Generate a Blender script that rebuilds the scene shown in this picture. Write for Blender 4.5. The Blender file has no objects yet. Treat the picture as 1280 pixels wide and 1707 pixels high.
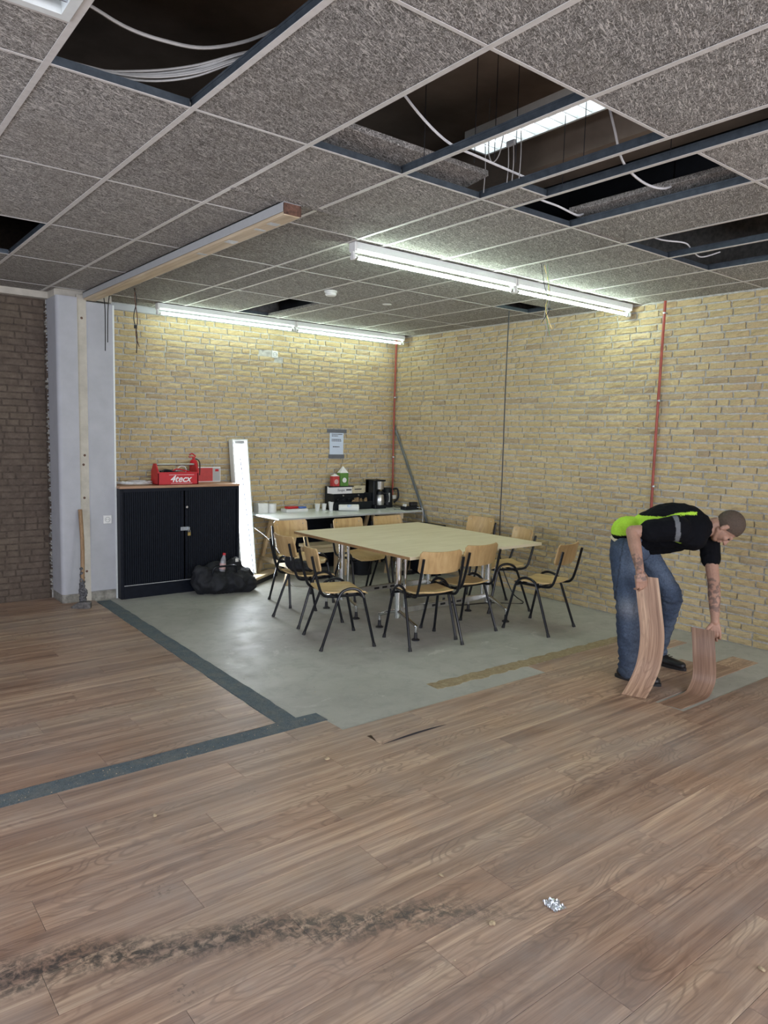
import bpy, bmesh, math, random
from mathutils import Vector, Matrix, noise as mnoise
R = random.Random(7)
sc = bpy.context.scene
col = sc.collection
rad = math.radians

# ------------------------------------------------------------------ camera
cam_d = bpy.data.cameras.new('camera')
cam = bpy.data.objects.new('camera', cam_d)
col.objects.link(cam)
YAW, PITCH, ROLL = rad(38.542), rad(-6.084), rad(1.4285)
f = Vector((math.sin(YAW) * math.cos(PITCH), math.cos(YAW) * math.cos(PITCH), math.sin(PITCH)))
r0 = Vector((math.cos(YAW), -math.sin(YAW), 0)); u0 = r0.cross(f)
rr = r0 * math.cos(ROLL) + u0 * math.sin(ROLL); uu = -r0 * math.sin(ROLL) + u0 * math.cos(ROLL)
M = Matrix((rr, uu, -f)).transposed().to_4x4(); M.translation = (0, 0, 1.70)
cam.matrix_world = M
cam_d.sensor_fit = 'HORIZONTAL'; cam_d.sensor_width = 36.0
cam_d.lens = 36.0 * 1211.87 / 1280.0
cam_d.clip_start = 0.05; cam_d.clip_end = 60
sc.camera = cam

# ------------------------------------------------------------------ world, lights, exposure
w = bpy.data.worlds.new('world'); sc.world = w; w.use_nodes = True
w.node_tree.nodes['Background'].inputs[0].default_value = (0.62, 0.72, 0.95, 1)
w.node_tree.nodes['Background'].inputs[1].default_value = 1.0
sc.view_settings.view_transform = 'Standard'; sc.view_settings.look = 'None'
sc.view_settings.exposure = 0.12; sc.view_settings.gamma = 1.0
sc.view_settings.use_curve_mapping = False
TUBE = (0.80, 1.0, 0.86)
TUBE_POWER = 58.0
BACK_TUBE_POWER = 26.0
PANEL_POWER = 30.0

def window_light(name, loc, rot, sx, sy, power, color):
    l = bpy.data.lights.new(name, 'AREA'); l.shape = 'RECTANGLE'; l.size = sx; l.size_y = sy
    l.energy = power; l.color = color
    o = bpy.data.objects.new(name, l); o.location = loc; o.rotation_euler = rot; col.objects.link(o)
# daylight that enters through the windows behind the camera and in the far left wall
window_light('daylight_window_front', (0.2, -3.3, 1.75), (rad(90), 0, 0), 3.6, 1.6, 260, (0.88, 0.90, 1.0))
window_light('daylight_window_front_right', (4.3, -3.3, 1.75), (rad(90), 0, 0), 2.4, 1.6, 140, (0.96, 0.93, 1.0))
window_light('daylight_window_left', (-3.3, 3.0, 1.75), (rad(90), 0, rad(-90)), 4.0, 1.6, 150, (0.82, 0.87, 1.0))

# ------------------------------------------------------------------ node helpers
class NT:
    def __init__(s, name):
        s.m = bpy.data.materials.new(name); s.m.use_nodes = True
        s.t = s.m.node_tree; s.b = s.t.nodes['Principled BSDF']
    def n(s, typ, **kw):
        nd = s.t.nodes.new(typ)
        for k, v in kw.items():
            if k == 'i':
                for kk, vv in v.items(): s.put(nd.inputs[kk], vv)
            else: setattr(nd, k, v)
        return nd
    def put(s, sock, v):
        if isinstance(v, bpy.types.NodeSocket): s.t.links.new(v, sock)
        else: sock.default_value = v
    def math(s, op, a, b=None, clamp=False):
        nd = s.t.nodes.new('ShaderNodeMath'); nd.operation = op; nd.use_clamp = clamp
        s.put(nd.inputs[0], a)
        if b is not None: s.put(nd.inputs[1], b)
        return nd.outputs[0]
    def vmul(s, v, k):
        nd = s.t.nodes.new('ShaderNodeVectorMath'); nd.operation = 'MULTIPLY'
        s.put(nd.inputs[0], v); s.put(nd.inputs[1], k); return nd.outputs[0]
    def vadd(s, v, k):
        nd = s.t.nodes.new('ShaderNodeVectorMath'); nd.operation = 'ADD'
        s.put(nd.inputs[0], v); s.put(nd.inputs[1], k); return nd.outputs[0]
    def noise(s, vec, scale, detail=3, rough=0.5, dist=0.0, dim='3D'):
        nd = s.t.nodes.new('ShaderNodeTexNoise'); nd.noise_dimensions = dim
        if vec is not None: s.put(nd.inputs['Vector'], vec)
        nd.inputs['Scale'].default_value = scale; nd.inputs['Detail'].default_value = detail
        nd.inputs['Roughness'].default_value = rough; nd.inputs['Distortion'].default_value = dist
        return nd.outputs['Fac']
    def ramp(s, fac, stops, interp='LINEAR'):
        nd = s.t.nodes.new('ShaderNodeValToRGB'); s.put(nd.inputs[0], fac)
        cr = nd.color_ramp; cr.interpolation = interp
        while len(cr.elements) < len(stops): cr.elements.new(0.5)
        for e, (p, c) in zip(cr.elements, stops):
            e.position = p; e.color = (c, c, c, 1) if isinstance(c, (int, float)) else (*c, 1)
        return nd.outputs[0]
    def mix(s, fac, a, b, mode='MIX'):
        nd = s.t.nodes.new('ShaderNodeMix'); nd.data_type = 'RGBA'; nd.blend_type = mode
        s.put(nd.inputs[0], fac)
        for sk, v in ((nd.inputs[6], a), (nd.inputs[7], b)):
            s.put(sk, (*v, 1) if isinstance(v, tuple) and len(v) == 3 else v)
        return nd.outputs[2]
    def bump(s, h, strength=0.5, dist=0.01):
        nd = s.t.nodes.new('ShaderNodeBump'); s.put(nd.inputs['Height'], h)
        nd.inputs['Strength'].default_value = strength; nd.inputs['Distance'].default_value = dist
        s.t.links.new(nd.outputs[0], s.b.inputs['Normal'])
    def base(s, c): s.put(s.b.inputs['Base Color'], (*c, 1) if isinstance(c, tuple) and len(c) == 3 else c)
    def rough(s, c): s.put(s.b.inputs['Roughness'], c)
    def pos(s): return s.n('ShaderNodeNewGeometry').outputs['Position']
    def obj(s): return s.n('ShaderNodeTexCoord').outputs['Object']
    def uv(s): return s.n('ShaderNodeTexCoord').outputs['UV']
    def orand(s): return s.n('ShaderNodeObjectInfo').outputs['Random']
    def irand(s): return s.n('ShaderNodeNewGeometry').outputs['Random Per Island']

def simple(name, c, rough=0.5, metal=0.0, var=0.06, scale=25, bump=0.0, spec=0.5):
    m = NT(name); nz = m.noise(m.obj(), scale, 4, 0.6)
    lo = tuple(max(0, x * (1 - var * 2)) for x in c); hi = tuple(min(1, x * (1 + var * 2)) for x in c)
    m.base(m.ramp(nz, [(0.3, lo), (0.7, hi)])); m.rough(rough)
    m.b.inputs['Metallic'].default_value = metal
    m.b.inputs['Specular IOR Level'].default_value = spec
    if bump: m.bump(nz, bump, 0.004)
    return m.m

def emis(name, c, k):
    m = NT(name); m.base((0.8, 0.8, 0.8)); m.b.inputs['Emission Color'].default_value = (*c, 1)
    m.b.inputs['Emission Strength'].default_value = k; return m.m

MAT = {}
# bricks
def brick_mat(name, src, cols, mort=0.0, rough=0.85, bump=0.9):
    m = NT(name); rnd = m.orand() if src == 'obj' else m.irand()
    p = m.pos()
    c = m.ramp(rnd, cols)
    n1 = m.noise(p, 14, 5, 0.65); n2 = m.noise(p, 60, 4, 0.7); n3 = m.noise(p, 2.2, 3, 0.5)
    c = m.mix(m.ramp(n1, [(0.42, 0.0), (0.78, 0.40)]), c, (0.44, 0.38, 0.28))
    c = m.mix(m.ramp(n3, [(0.45, 0.0), (0.75, 0.35)]), c, (0.50, 0.40, 0.22))
    c = m.mix(m.ramp(n2, [(0.55, 0.0), (0.72, 0.45)]), c, (0.25, 0.20, 0.13))
    if mort: c = m.mix(mort, c, m.ramp(n1, [(0.3, (0.065, 0.048, 0.036)), (0.7, (0.12, 0.09, 0.068))]))
    m.base(c); m.rough(rough)
    w1 = m.noise(m.vmul(p, (18, 18, 45)), 1.0, 5, 0.7, 1.5)
    m.bump(m.math('ADD', m.math('MULTIPLY', w1, 1.0), m.math('MULTIPLY', n2, 0.5)), bump, 0.012)
    return m.m
YB = [(0.0, (0.54, 0.42, 0.22)), (0.3, (0.62, 0.49, 0.26)), (0.6, (0.57, 0.43, 0.23)), (0.85, (0.66, 0.53, 0.31)), (1.0, (0.44, 0.33, 0.20))]
BB = [(0.0, (0.085, 0.058, 0.040)), (0.5, (0.11, 0.078, 0.055)), (0.8, (0.135, 0.09, 0.06)), (1.0, (0.09, 0.07, 0.058))]
MAT['brick'] = brick_mat('yellow_brick', 'obj', YB)
MAT['brick_i'] = brick_mat('yellow_brick_far', 'isl', YB)
MAT['brown'] = brick_mat('brown_brick', 'obj', BB, 0.8, 0.75, 0.4)
MAT['brown_i'] = brick_mat('brown_brick_far', 'isl', BB, 0.8, 0.75, 0.4)
MAT['mortar'] = simple('mortar', (0.47, 0.46, 0.43), 0.95, var=0.15, scale=30, bump=0.6)
MAT['mortar_brown'] = simple('mortar_brown', (0.078, 0.058, 0.044), 0.9, var=0.15, scale=30, bump=0.4)

# vinyl wood planks
def plank_mat(name, src, coord='pos'):
    m = NT(name)
    rnd = {'obj': m.orand, 'isl': m.irand}[src]()
    if coord == 'pos': p = m.pos()
    else: p = m.uv()
    off = m.n('ShaderNodeCombineXYZ', i={0: m.math('MULTIPLY', rnd, 37.0), 1: m.math('MULTIPLY', rnd, 91.0), 2: m.math('MULTIPLY', rnd, 53.0)}).outputs[0]
    q = m.vadd(p, off)
    warp = m.noise(m.vmul(q, (1.6, 6.0, 1.0)), 1.0, 2, 0.5)
    sep = m.n('ShaderNodeSeparateXYZ', i={0: q})
    ph = m.math('ADD', m.math('MULTIPLY', sep.outputs[1], 26.0), m.math('MULTIPLY', warp, 34.0))
    rings = m.math('MULTIPLY', m.math('ADD', m.math('SINE', m.math('MULTIPLY', ph, 4.2)), 1.0), 0.5)
    fine = m.noise(m.vmul(q, (3.0, 150.0, 1.0)), 1.0, 4, 0.65, 0.4)
    mid = m.noise(m.vmul(q, (1.1, 22.0, 1.0)), 1.0, 3, 0.55, 0.6)
    c = m.ramp(mid, [(0.30, (0.24, 0.145, 0.098)), (0.5, (0.42, 0.275, 0.188)), (0.70, (0.62, 0.45, 0.315))])
    c = m.mix(m.math('MULTIPLY', m.ramp(rings, [(0.0, 0.55), (0.35, 0.0)]), m.ramp(m.noise(m.vmul(q, (0.8, 4.0, 1.0)), 1.0, 1), [(0.42, 0.0), (0.6, 1.0)])), c, (0.165, 0.095, 0.062))
    c = m.mix(m.ramp(fine, [(0.35, 0.5), (0.55, 0.0)]), c, (0.16, 0.095, 0.065))
    c = m.mix(0.75, c, m.ramp(rnd, [(0.0, (0.74, 0.68, 0.66)), (0.35, (1.0, 0.92, 0.86)), (0.7, (1.0, 1.02, 0.98)), (1.0, (1.22, 1.18, 1.12))]), 'MULTIPLY')
    rg = 0.42
    if coord == 'pos':
        wp = m.pos(); ws = m.n('ShaderNodeSeparateXYZ', i={0: wp})
        # foot traffic dust: a dull grey film, thicker towards the doorway side
        d1 = m.noise(wp, 1.3, 5, 0.65); d2 = m.noise(wp, 9.0, 5, 0.7)
        film = m.math('MULTIPLY', m.ramp(d1, [(0.36, 0.05), (0.70, 0.60)]), m.ramp(d2, [(0.25, 0.55), (0.7, 1.0)]))
        c = m.mix(film, c, (0.37, 0.34, 0.31))
        # dark smear of trodden-in bitumen across the boards
        dx, dy = 0.895, -0.446
        u = m.math('ADD', m.math('MULTIPLY', ws.outputs[0], dx), m.math('MULTIPLY', ws.outputs[1], dy))
        v = m.math('ADD', m.math('MULTIPLY', ws.outputs[0], 0.446), m.math('MULTIPLY', ws.outputs[1], 0.895))
        wob = m.math('MULTIPLY', m.math('SUBTRACT', m.noise(wp, 2.5, 2), 0.5), 0.22)
        bend = m.math('MULTIPLY', m.math('MULTIPLY', m.math('SUBTRACT', u, 0.3), m.math('SUBTRACT', u, 0.3)), -0.07)
        vv = m.math('ABSOLUTE', m.math('SUBTRACT', m.math('SUBTRACT', m.math('ADD', v, wob), bend), 2.345))
        core = m.ramp(vv, [(0.0, 1.0), (0.035, 0.85), (0.095, 0.0)])
        along = m.ramp(m.math('MULTIPLY', m.math('ADD', u, 0.8), 0.5), [(0.0, 1.0), (0.75, 0.95), (0.98, 0.0)])
        sp = m.ramp(m.noise(m.vmul(wp, (1, 1, 1)), 30.0, 6, 0.75, 0.6), [(0.41, 0.0), (0.58, 0.92)])
        smear = m.math('MULTIPLY', m.math('MULTIPLY', core, along), sp)
        c = m.mix(smear, c, (0.040, 0.040, 0.038))
        # small scuffs and boot marks
        vn = m.n('ShaderNodeTexVoronoi', i={'Vector': wp, 'Scale': 3.2}); vn.feature = 'F1'
        spots = m.math('MULTIPLY', m.ramp(vn.outputs['Distance'], [(0.10, 1.0), (0.2, 0.0)]), m.ramp(m.noise(wp, 75, 3, 0.7), [(0.56, 0.0), (0.64, 0.55)]))
        c = m.mix(spots, c, (0.10, 0.085, 0.07))
        rg = m.math('ADD', 0.40, m.math('MULTIPLY', film, 0.35))
    m.base(c); m.rough(rg); m.b.inputs['Specular IOR Level'].default_value = 0.35
    m.bump(fine, 0.15, 0.002)
    return m.m
MAT['plank'] = plank_mat('vinyl_plank', 'obj')
MAT['plank_i'] = plank_mat('vinyl_plank_far', 'isl')
MAT['plank_uv'] = plank_mat('vinyl_plank_bent', 'obj', 'uv')

def concrete():
    m = NT('screed_concrete'); p = m.pos()
    n1 = m.noise(p, 1.1, 6, 0.6, 0.8); n2 = m.noise(p, 7, 5, 0.7, 0.5); n3 = m.noise(p, 45, 3, 0.6)
    c = m.ramp(n1, [(0.3, (0.33, 0.33, 0.295)), (0.55, (0.41, 0.41, 0.37)), (0.75, (0.47, 0.47, 0.43))])
    c = m.mix(m.ramp(n2, [(0.5, 0.0), (0.72, 0.45)]), c, (0.27, 0.27, 0.245))
    c = m.mix(m.ramp(n3, [(0.60, 0.0), (0.75, 0.25)]), c, (0.60, 0.60, 0.56))
    pale = m.math('MULTIPLY', m.ramp(m.noise(p, 2.6, 6, 0.75, 1.2), [(0.60, 0.0), (0.68, 1.0)]), 0.45)
    c = m.mix(pale, c, (0.62, 0.62, 0.58))
    m.base(c); m.rough(m.ramp(n2, [(0.3, 0.42), (0.7, 0.62)])); m.b.inputs['Specular IOR Level'].default_value = 0.4
    m.bump(n2, 0.12, 0.004); return m.m
MAT['concrete'] = concrete()

def tile_mat():
    m = NT('wood_wool'); rnd = m.orand(); p = m.obj()
    off = m.n('ShaderNodeCombineXYZ', i={0: m.math('MULTIPLY', rnd, 17.0), 1: m.math('MULTIPLY', rnd, 29.0), 2: 0.0}).outputs[0]
    q = m.vadd(p, off)
    total = None
    for k, (ang, sx, sy) in enumerate(((0.3, 18, 105), (1.25, 17, 98), (2.1, 20, 110), (2.75, 16, 92))):
        mp = m.n('ShaderNodeMapping', i={'Vector': m.vadd(q, (k * 7.3, k * 3.1, 0)), 'Rotation': (0, 0, ang)})
        v = m.vmul(mp.outputs[0], (sx, sy, 60))
        nz = m.noise(v, 1.0, 1, 0.5, 1.3)
        line = m.ramp(m.math('ABSOLUTE', m.math('SUBTRACT', nz, 0.5)), [(0.0, 1.0), (0.030, 0.8), (0.055, 0.0)])
        total = line if total is None else m.math('MAXIMUM', m.math('MULTIPLY', total, 0.75), line)
    big = m.noise(q, 2.2, 4, 0.6); grit = m.noise(q, 190, 2, 0.6)
    c = m.ramp(total, [(0.0, (0.12, 0.113, 0.104)), (0.5, (0.36, 0.345, 0.32)), (1.0, (0.74, 0.71, 0.665))])
    c = m.mix(m.ramp(grit, [(0.35, 0.45), (0.55, 0.0)]), c, (0.10, 0.09, 0.075))
    c = m.mix(m.ramp(big, [(0.45, 0.0), (0.78, 0.35)]), c, (0.27, 0.24, 0.20))
    c = m.mix(0.6, c, m.ramp(rnd, [(0.0, 0.85), (1.0, 1.12)]), 'MULTIPLY')
    m.base(c); m.rough(0.95); m.b.inputs['Specular IOR Level'].default_value = 0.1
    m.bump(total, 0.8, 0.004); return m.m
MAT['tile'] = tile_mat()

def wood_mat(name, a, b, c3, sx=2.0, sy=40.0, rough=0.45, axis=0, rnd=True):
    m = NT(name); p = m.obj()
    if rnd: p = m.vadd(p, m.n('ShaderNodeCombineXYZ', i={0: m.math('MULTIPLY', m.orand(), 9.0), 1: m.math('MULTIPLY', m.orand(), 5.0), 2: 0.0}).outputs[0])
    s3 = [sy, sy, sy]; s3[axis] = sx
    g = m.noise(m.vmul(p, tuple(s3)), 1.0, 4, 0.6, 0.8); g2 = m.noise(p, 3.0, 2)
    cc = m.ramp(g, [(0.3, a), (0.5, b), (0.72, c3)])
    cc = m.mix(m.ramp(g2, [(0.4, 0.0), (0.7, 0.3)]), cc, a)
    m.base(cc); m.rough(rough); return m.m
MAT['ply'] = wood_mat('chair_plywood', (0.44, 0.28, 0.12), (0.54, 0.36, 0.165), (0.62, 0.44, 0.215), 2.0, 26, 0.38, axis=2)
MAT['ply_seat'] = wood_mat('seat_plywood', (0.50, 0.34, 0.15), (0.62, 0.44, 0.205), (0.70, 0.52, 0.26), 2.0, 22, 0.34, axis=1)
MAT['edge'] = simple('ply_edge', (0.34, 0.20, 0.09), 0.6)
MAT['tabletop'] = wood_mat('table_birch', (0.70, 0.61, 0.42), (0.80, 0.72, 0.52), (0.88, 0.80, 0.61), 2.4, 26, 0.36, axis=0)
MAT['pine'] = wood_mat('pine', (0.50, 0.36, 0.20), (0.62, 0.46, 0.27), (0.70, 0.55, 0.34), 2.0, 35, 0.6, axis=2)
MAT['pine_y'] = wood_mat('pine_long', (0.46, 0.35, 0.22), (0.62, 0.50, 0.34), (0.72, 0.60, 0.44), 1.2, 35, 0.65, axis=1)
MAT['pine_x'] = wood_mat('pine_lengthwise', (0.50, 0.38, 0.24), (0.62, 0.50, 0.33), (0.70, 0.58, 0.42), 1.2, 35, 0.65, axis=0)
MAT['handle'] = wood_mat('hammer_handle', (0.20, 0.12, 0.06), (0.30, 0.185, 0.095), (0.36, 0.24, 0.13), 2.0, 60, 0.6, axis=2)
MAT['cab_top'] = wood_mat('beech_laminate', (0.34, 0.18, 0.10), (0.42, 0.24, 0.14), (0.48, 0.29, 0.18), 2.0, 30, 0.45, axis=0)
MAT['endgrain'] = simple('dark_endgrain', (0.12, 0.06, 0.04), 0.8, var=0.3, scale=60)
MAT['black_tube'] = simple('black_powder_coat', (0.006, 0.007, 0.010), 0.30, var=0.1, spec=0.35)
MAT['rubber'] = simple('black_rubber', (0.012, 0.012, 0.014), 0.6)
MAT['chrome'] = simple('chrome', (0.75, 0.77, 0.78), 0.14, 1.0, var=0.02)
MAT['zinc'] = simple('galvanised_steel', (0.42, 0.46, 0.50), 0.36, 0.9, var=0.08, scale=15)
MAT['cab'] = simple('black_steel_sheet', (0.008, 0.010, 0.016), 0.42, var=0.1, spec=0.12)
MAT['cab_door'] = simple('black_tambour', (0.006, 0.008, 0.013), 0.5, var=0.1, spec=0.12)
MAT['white_paint'] = simple('white_wall_paint', (0.43, 0.44, 0.465), 0.65, var=0.03, scale=6, bump=0.1)
MAT['beige'] = simple('bare_plaster', (0.50, 0.47, 0.40), 0.85, var=0.06, scale=9, bump=0.2)
MAT['skirt'] = simple('grey_skirting', (0.24, 0.23, 0.20), 0.8, var=0.25, scale=20, bump=0.3)
MAT['runner'] = simple('white_ceiling_rail', (0.62, 0.60, 0.57), 0.5, var=0.04)
MAT['runner_web'] = simple('rail_web', (0.09, 0.11, 0.13), 0.4, 0.6, var=0.1)
MAT['slab'] = simple('concrete_slab', (0.26, 0.21, 0.165), 0.9, var=0.12, scale=3)
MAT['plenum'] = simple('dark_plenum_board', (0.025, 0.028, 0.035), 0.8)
MAT['white_metal'] = simple('white_enamel', (0.74, 0.78, 0.76), 0.35, var=0.02)
MAT['plastic_w'] = simple('white_plastic', (0.72, 0.72, 0.70), 0.4, var=0.02)
MAT['plastic_g'] = simple('grey_plastic', (0.42, 0.43, 0.43), 0.45, var=0.02)
MAT['carpet_tape'] = None
m = NT('bitumen_underlay'); p_ = m.pos()
nz = m.noise(p_, 170, 3, 0.7); nb = m.noise(p_, 9, 4, 0.6)
c_ = m.ramp(nz, [(0.35, (0.06, 0.085, 0.10)), (0.6, (0.125, 0.165, 0.185)), (0.8, (0.30, 0.33, 0.33))])
c_ = m.mix(m.ramp(nb, [(0.42, 0.0), (0.72, 0.65)]), c_, (0.20, 0.20, 0.175)); c_ = m.mix(m.ramp(m.noise(p_, 34, 5, 0.8), [(0.5, 0.0), (0.66, 0.55)]), c_, (0.045, 0.06, 0.065))
m.base(c_); m.rough(0.95); m.bump(nz, 0.8, 0.004); MAT['underlay'] = m.m
m = NT('dried_glue'); p_ = m.pos(); nz = m.noise(p_, 28, 6, 0.75)
m.base(m.ramp(nz, [(0.3, (0.20, 0.145, 0.075)), (0.55, (0.33, 0.26, 0.15)), (0.75, (0.46, 0.40, 0.27))])); m.rough(0.85); m.bump(nz, 0.8, 0.006); MAT['glue'] = m.m
MAT['tube_glow'] = emis('fluorescent_tube', TUBE, TUBE_POWER)
MAT['back_tube_glow'] = emis('fluorescent_tube_back_row', TUBE, BACK_TUBE_POWER)
MAT['panel_glow'] = emis('luminous_panel', (0.88, 0.93, 1.0), PANEL_POWER)
MAT['louvre_glow'] = emis('plenum_lamp_glow', (0.85, 0.93, 1.0), 3.0)
MAT['louvre'] = simple('mirror_louvre', (0.62, 0.64, 0.68), 0.25, 0.9, var=0.02)
MAT['red'] = simple('red_plastic', (0.52, 0.012, 0.022), 0.38, var=0.04)
MAT['red_pipe'] = simple('red_brown_conduit', (0.30, 0.055, 0.035), 0.45, var=0.15, scale=8)
MAT['white_print'] = simple('white_print', (0.85, 0.85, 0.85), 0.5, var=0.0)
MAT['dark_print'] = simple('dark_print', (0.03, 0.03, 0.04), 0.6, var=0.0)
MAT['paper'] = simple('paper', (0.60, 0.68, 0.82), 0.8, var=0.01)
MAT['card_grey'] = simple('grey_tape', (0.13, 0.14, 0.16), 0.5, var=0.05)
MAT['desk_white'] = simple('white_laminate', (0.74, 0.79, 0.78), 0.3, var=0.015)
MAT['cable_grey'] = simple('grey_cable', (0.36, 0.35, 0.33), 0.5)
MAT['cable_white'] = simple('white_cable', (0.68, 0.68, 0.68), 0.45)
MAT['cable_black'] = simple('black_cable', (0.012, 0.012, 0.014), 0.45)
MAT['brass'] = simple('brass', (0.60, 0.44, 0.16), 0.3, 0.8)
MAT['bag'] = simple('black_bag_fabric', (0.007, 0.008, 0.012), 0.75, var=0.25, scale=12, bump=0.5)
MAT['bottle'] = simple('clear_bottle_plastic', (0.30, 0.30, 0.32), 0.15, var=0.05)
MAT['pinkish'] = simple('pink_label', (0.62, 0.40, 0.38), 0.5)
MAT['tar'] = simple('tar_and_dust', (0.085, 0.085, 0.09), 0.9, var=0.6, scale=70, bump=1.0)
MAT['iron'] = simple('dirty_iron', (0.12, 0.115, 0.11), 0.55, 0.5, var=0.3, scale=30, bump=0.4)
MAT['foil'] = simple('aluminium_foil', (0.75, 0.80, 0.86), 0.28, 0.85, var=0.1)
MAT['chip'] = simple('plaster_chip', (0.48, 0.38, 0.24), 0.9, var=0.2)
MAT['green'] = simple('green_carton', (0.10, 0.24, 0.05), 0.45, var=0.1)
MAT['card_red'] = simple('red_carton', (0.50, 0.05, 0.05), 0.45)
MAT['cream'] = simple('cream_card', (0.60, 0.53, 0.36), 0.55)
MAT['blue'] = simple('blue_wrapper', (0.08, 0.16, 0.50), 0.4)
MAT['silver'] = simple('brushed_steel', (0.58, 0.58, 0.57), 0.28, 0.9)
MAT['bin'] = simple('dark_plastic', (0.009, 0.011, 0.015), 0.4, spec=0.3)
MAT['stick'] = simple('wooden_stir_stick', (0.60, 0.45, 0.24), 0.6)
MAT['glass_dark'] = simple('smoked_window', (0.05, 0.06, 0.07), 0.1)
MAT['mug'] = simple('brown_sachets', (0.30, 0.20, 0.10), 0.6, var=0.5, scale=50)
MAT['room_white'] = simple('plain_wall_paint', (0.55, 0.54, 0.52), 0.8, var=0.02)

# ------------------------------------------------------------------ mesh builder
class MB:
    def __init__(s): s.v = []; s.f = []; s.mi = []; s.uv = {}
    def add(s, vs, fs, mi=0):
        k = len(s.v); s.v += [tuple(v) for v in vs]
        for fc in fs: s.f.append(tuple(i + k for i in fc)); s.mi.append(mi)
        return s
    def box(s, x0, x1, y0, y1, z0, z1, mi=0, M=None):
        vs = [Vector(p) for p in ((x0, y0, z0), (x1, y0, z0), (x1, y1, z0), (x0, y1, z0), (x0, y0, z1), (x1, y0, z1), (x1, y1, z1), (x0, y1, z1))]
        if M is not None: vs = [M @ v for v in vs]
        return s.add(vs, ((0, 3, 2, 1), (4, 5, 6, 7), (0, 1, 5, 4), (1, 2, 6, 5), (2, 3, 7, 6), (3, 0, 4, 7)), mi)
    def cbox(s, x0, x1, y0, y1, z0, z1, b=0.004, mi=0, M=None):
        # box with all twelve edges chamfered
        vs = []; cx = ((x0, 1), (x1, -1)); cy = ((y0, 1), (y1, -1)); cz = ((z0, 1), (z1, -1)); idx = {}
        for i, (x, a) in enumerate(cx):
            for j, (y, c) in enumerate(cy):
                for k, (z, d) in enumerate(cz):
                    for ax in range(3):
                        p = [x + a * b, y + c * b, z + d * b]; p[ax] = (x, y, z)[ax]
                        idx[i, j, k, ax] = len(vs); vs.append(Vector(p))
        fs = []
        for ax in range(3):
            for e in (0, 1):
                o = [(0, 0), (1, 0), (1, 1), (0, 1)]
                q = []
                for a2, b2 in o:
                    key = [0, 0, 0]; key[ax] = e; oth = [t for t in range(3) if t != ax]; key[oth[0]] = a2; key[oth[1]] = b2
                    q.append(idx[key[0], key[1], key[2], ax])
                flip = (e == 0) ^ (ax == 1)
                fs.append(tuple(reversed(q)) if flip else tuple(q))
        for ax in range(3):
            o1, o2 = [t for t in range(3) if t != ax]
            for a2 in (0, 1):
                for b2 in (0, 1):
                    k0 = [0, 0, 0]; k0[o1] = a2; k0[o2] = b2; k1 = list(k0); k1[ax] = 1
                    fs.append((idx[(*k0, o1)], idx[(*k1, o1)], idx[(*k1, o2)], idx[(*k0, o2)]))
        for i in (0, 1):
            for j in (0, 1):
                for k in (0, 1): fs.append((idx[i, j, k, 0], idx[i, j, k, 1], idx[i, j, k, 2]))
        if M is not None: vs = [M @ v for v in vs]
        return s.add(vs, fs, mi)
    def tube(s, pts, r, seg=8, mi=0, caps=True, smooth=0):
        P = [Vector(p) for p in pts]
        if smooth:
            Q = []
            n = len(P)
            for i in range(n - 1):
                p0, p1, p2, p3 = P[max(i - 1, 0)], P[i], P[i + 1], P[min(i + 2, n - 1)]
                for t in range(smooth):
                    t = t / smooth
                    Q.append(0.5 * ((2 * p1) + (-p0 + p2) * t + (2 * p0 - 5 * p1 + 4 * p2 - p3) * t * t + (-p0 + 3 * p1 - 3 * p2 + p3) * t ** 3))
            Q.append(P[-1]); P = Q
        rs = r if isinstance(r, (list, tuple)) else [r] * len(P)
        if len(rs) != len(P): rs = [rs[0] + (rs[-1] - rs[0]) * i / (len(P) - 1) for i in range(len(P))]
        vs = []; fs = []; nrm = None
        for i, p in enumerate(P):
            t = (P[min(i + 1, len(P) - 1)] - P[max(i - 1, 0)])
            t = t.normalized() if t.length > 1e-9 else Vector((0, 0, 1))
            if nrm is None:
                a = Vector((0, 0, 1)) if abs(t.z) < 0.9 else Vector((1, 0, 0)); nrm = t.cross(a).normalized()
            else:
                nrm = (nrm - t * nrm.dot(t)); nrm = nrm.normalized() if nrm.length > 1e-6 else t.orthogonal().normalized()
            b = t.cross(nrm)
            for k in range(seg):
                an = 2 * math.pi * k / seg; vs.append(p + (nrm * math.cos(an) + b * math.sin(an)) * rs[i])
        for i in range(len(P) - 1):
            for k in range(seg):
                a, b2 = i * seg + k, i * seg + (k + 1) % seg; fs.append((a, b2, b2 + seg, a + seg))
        if caps: fs.append(tuple(reversed(range(seg)))); fs.append(tuple(range((len(P) - 1) * seg, len(P) * seg)))
        return s.add(vs, fs, mi)
    def lathe(s, prof, c=(0, 0, 0), seg=20, mi=0, M=None):
        vs = []; fs = []
        for (r_, z) in prof:
            for k in range(seg):
                a = 2 * math.pi * k / seg; v = Vector((r_ * math.cos(a), r_ * math.sin(a), z))
                if M is not None: v = M @ v
                vs.append(v + Vector(c))
        for i in range(len(prof) - 1):
            for k in range(seg):
                a, b = i * seg + k, i * seg + (k + 1) % seg; fs.append((a, b, b + seg, a + seg))
        if prof[0][0] > 1e-6: fs.append(tuple(reversed(range(seg))))
        if prof[-1][0] > 1e-6: fs.append(tuple(range((len(prof) - 1) * seg, len(prof) * seg)))
        return s.add(vs, fs, mi)
    def prism(s, poly, z0, z1, mi=0, M=None):
        n = len(poly); vs = [Vector((x, y, z0)) for x, y in poly] + [Vector((x, y, z1)) for x, y in poly]
        if M is not None: vs = [M @ v for v in vs]
        fs = [tuple(reversed(range(n))), tuple(range(n, 2 * n))] + [(i, (i + 1) % n, n + (i + 1) % n, n + i) for i in range(n)]
        return s.add(vs, fs, mi)
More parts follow.
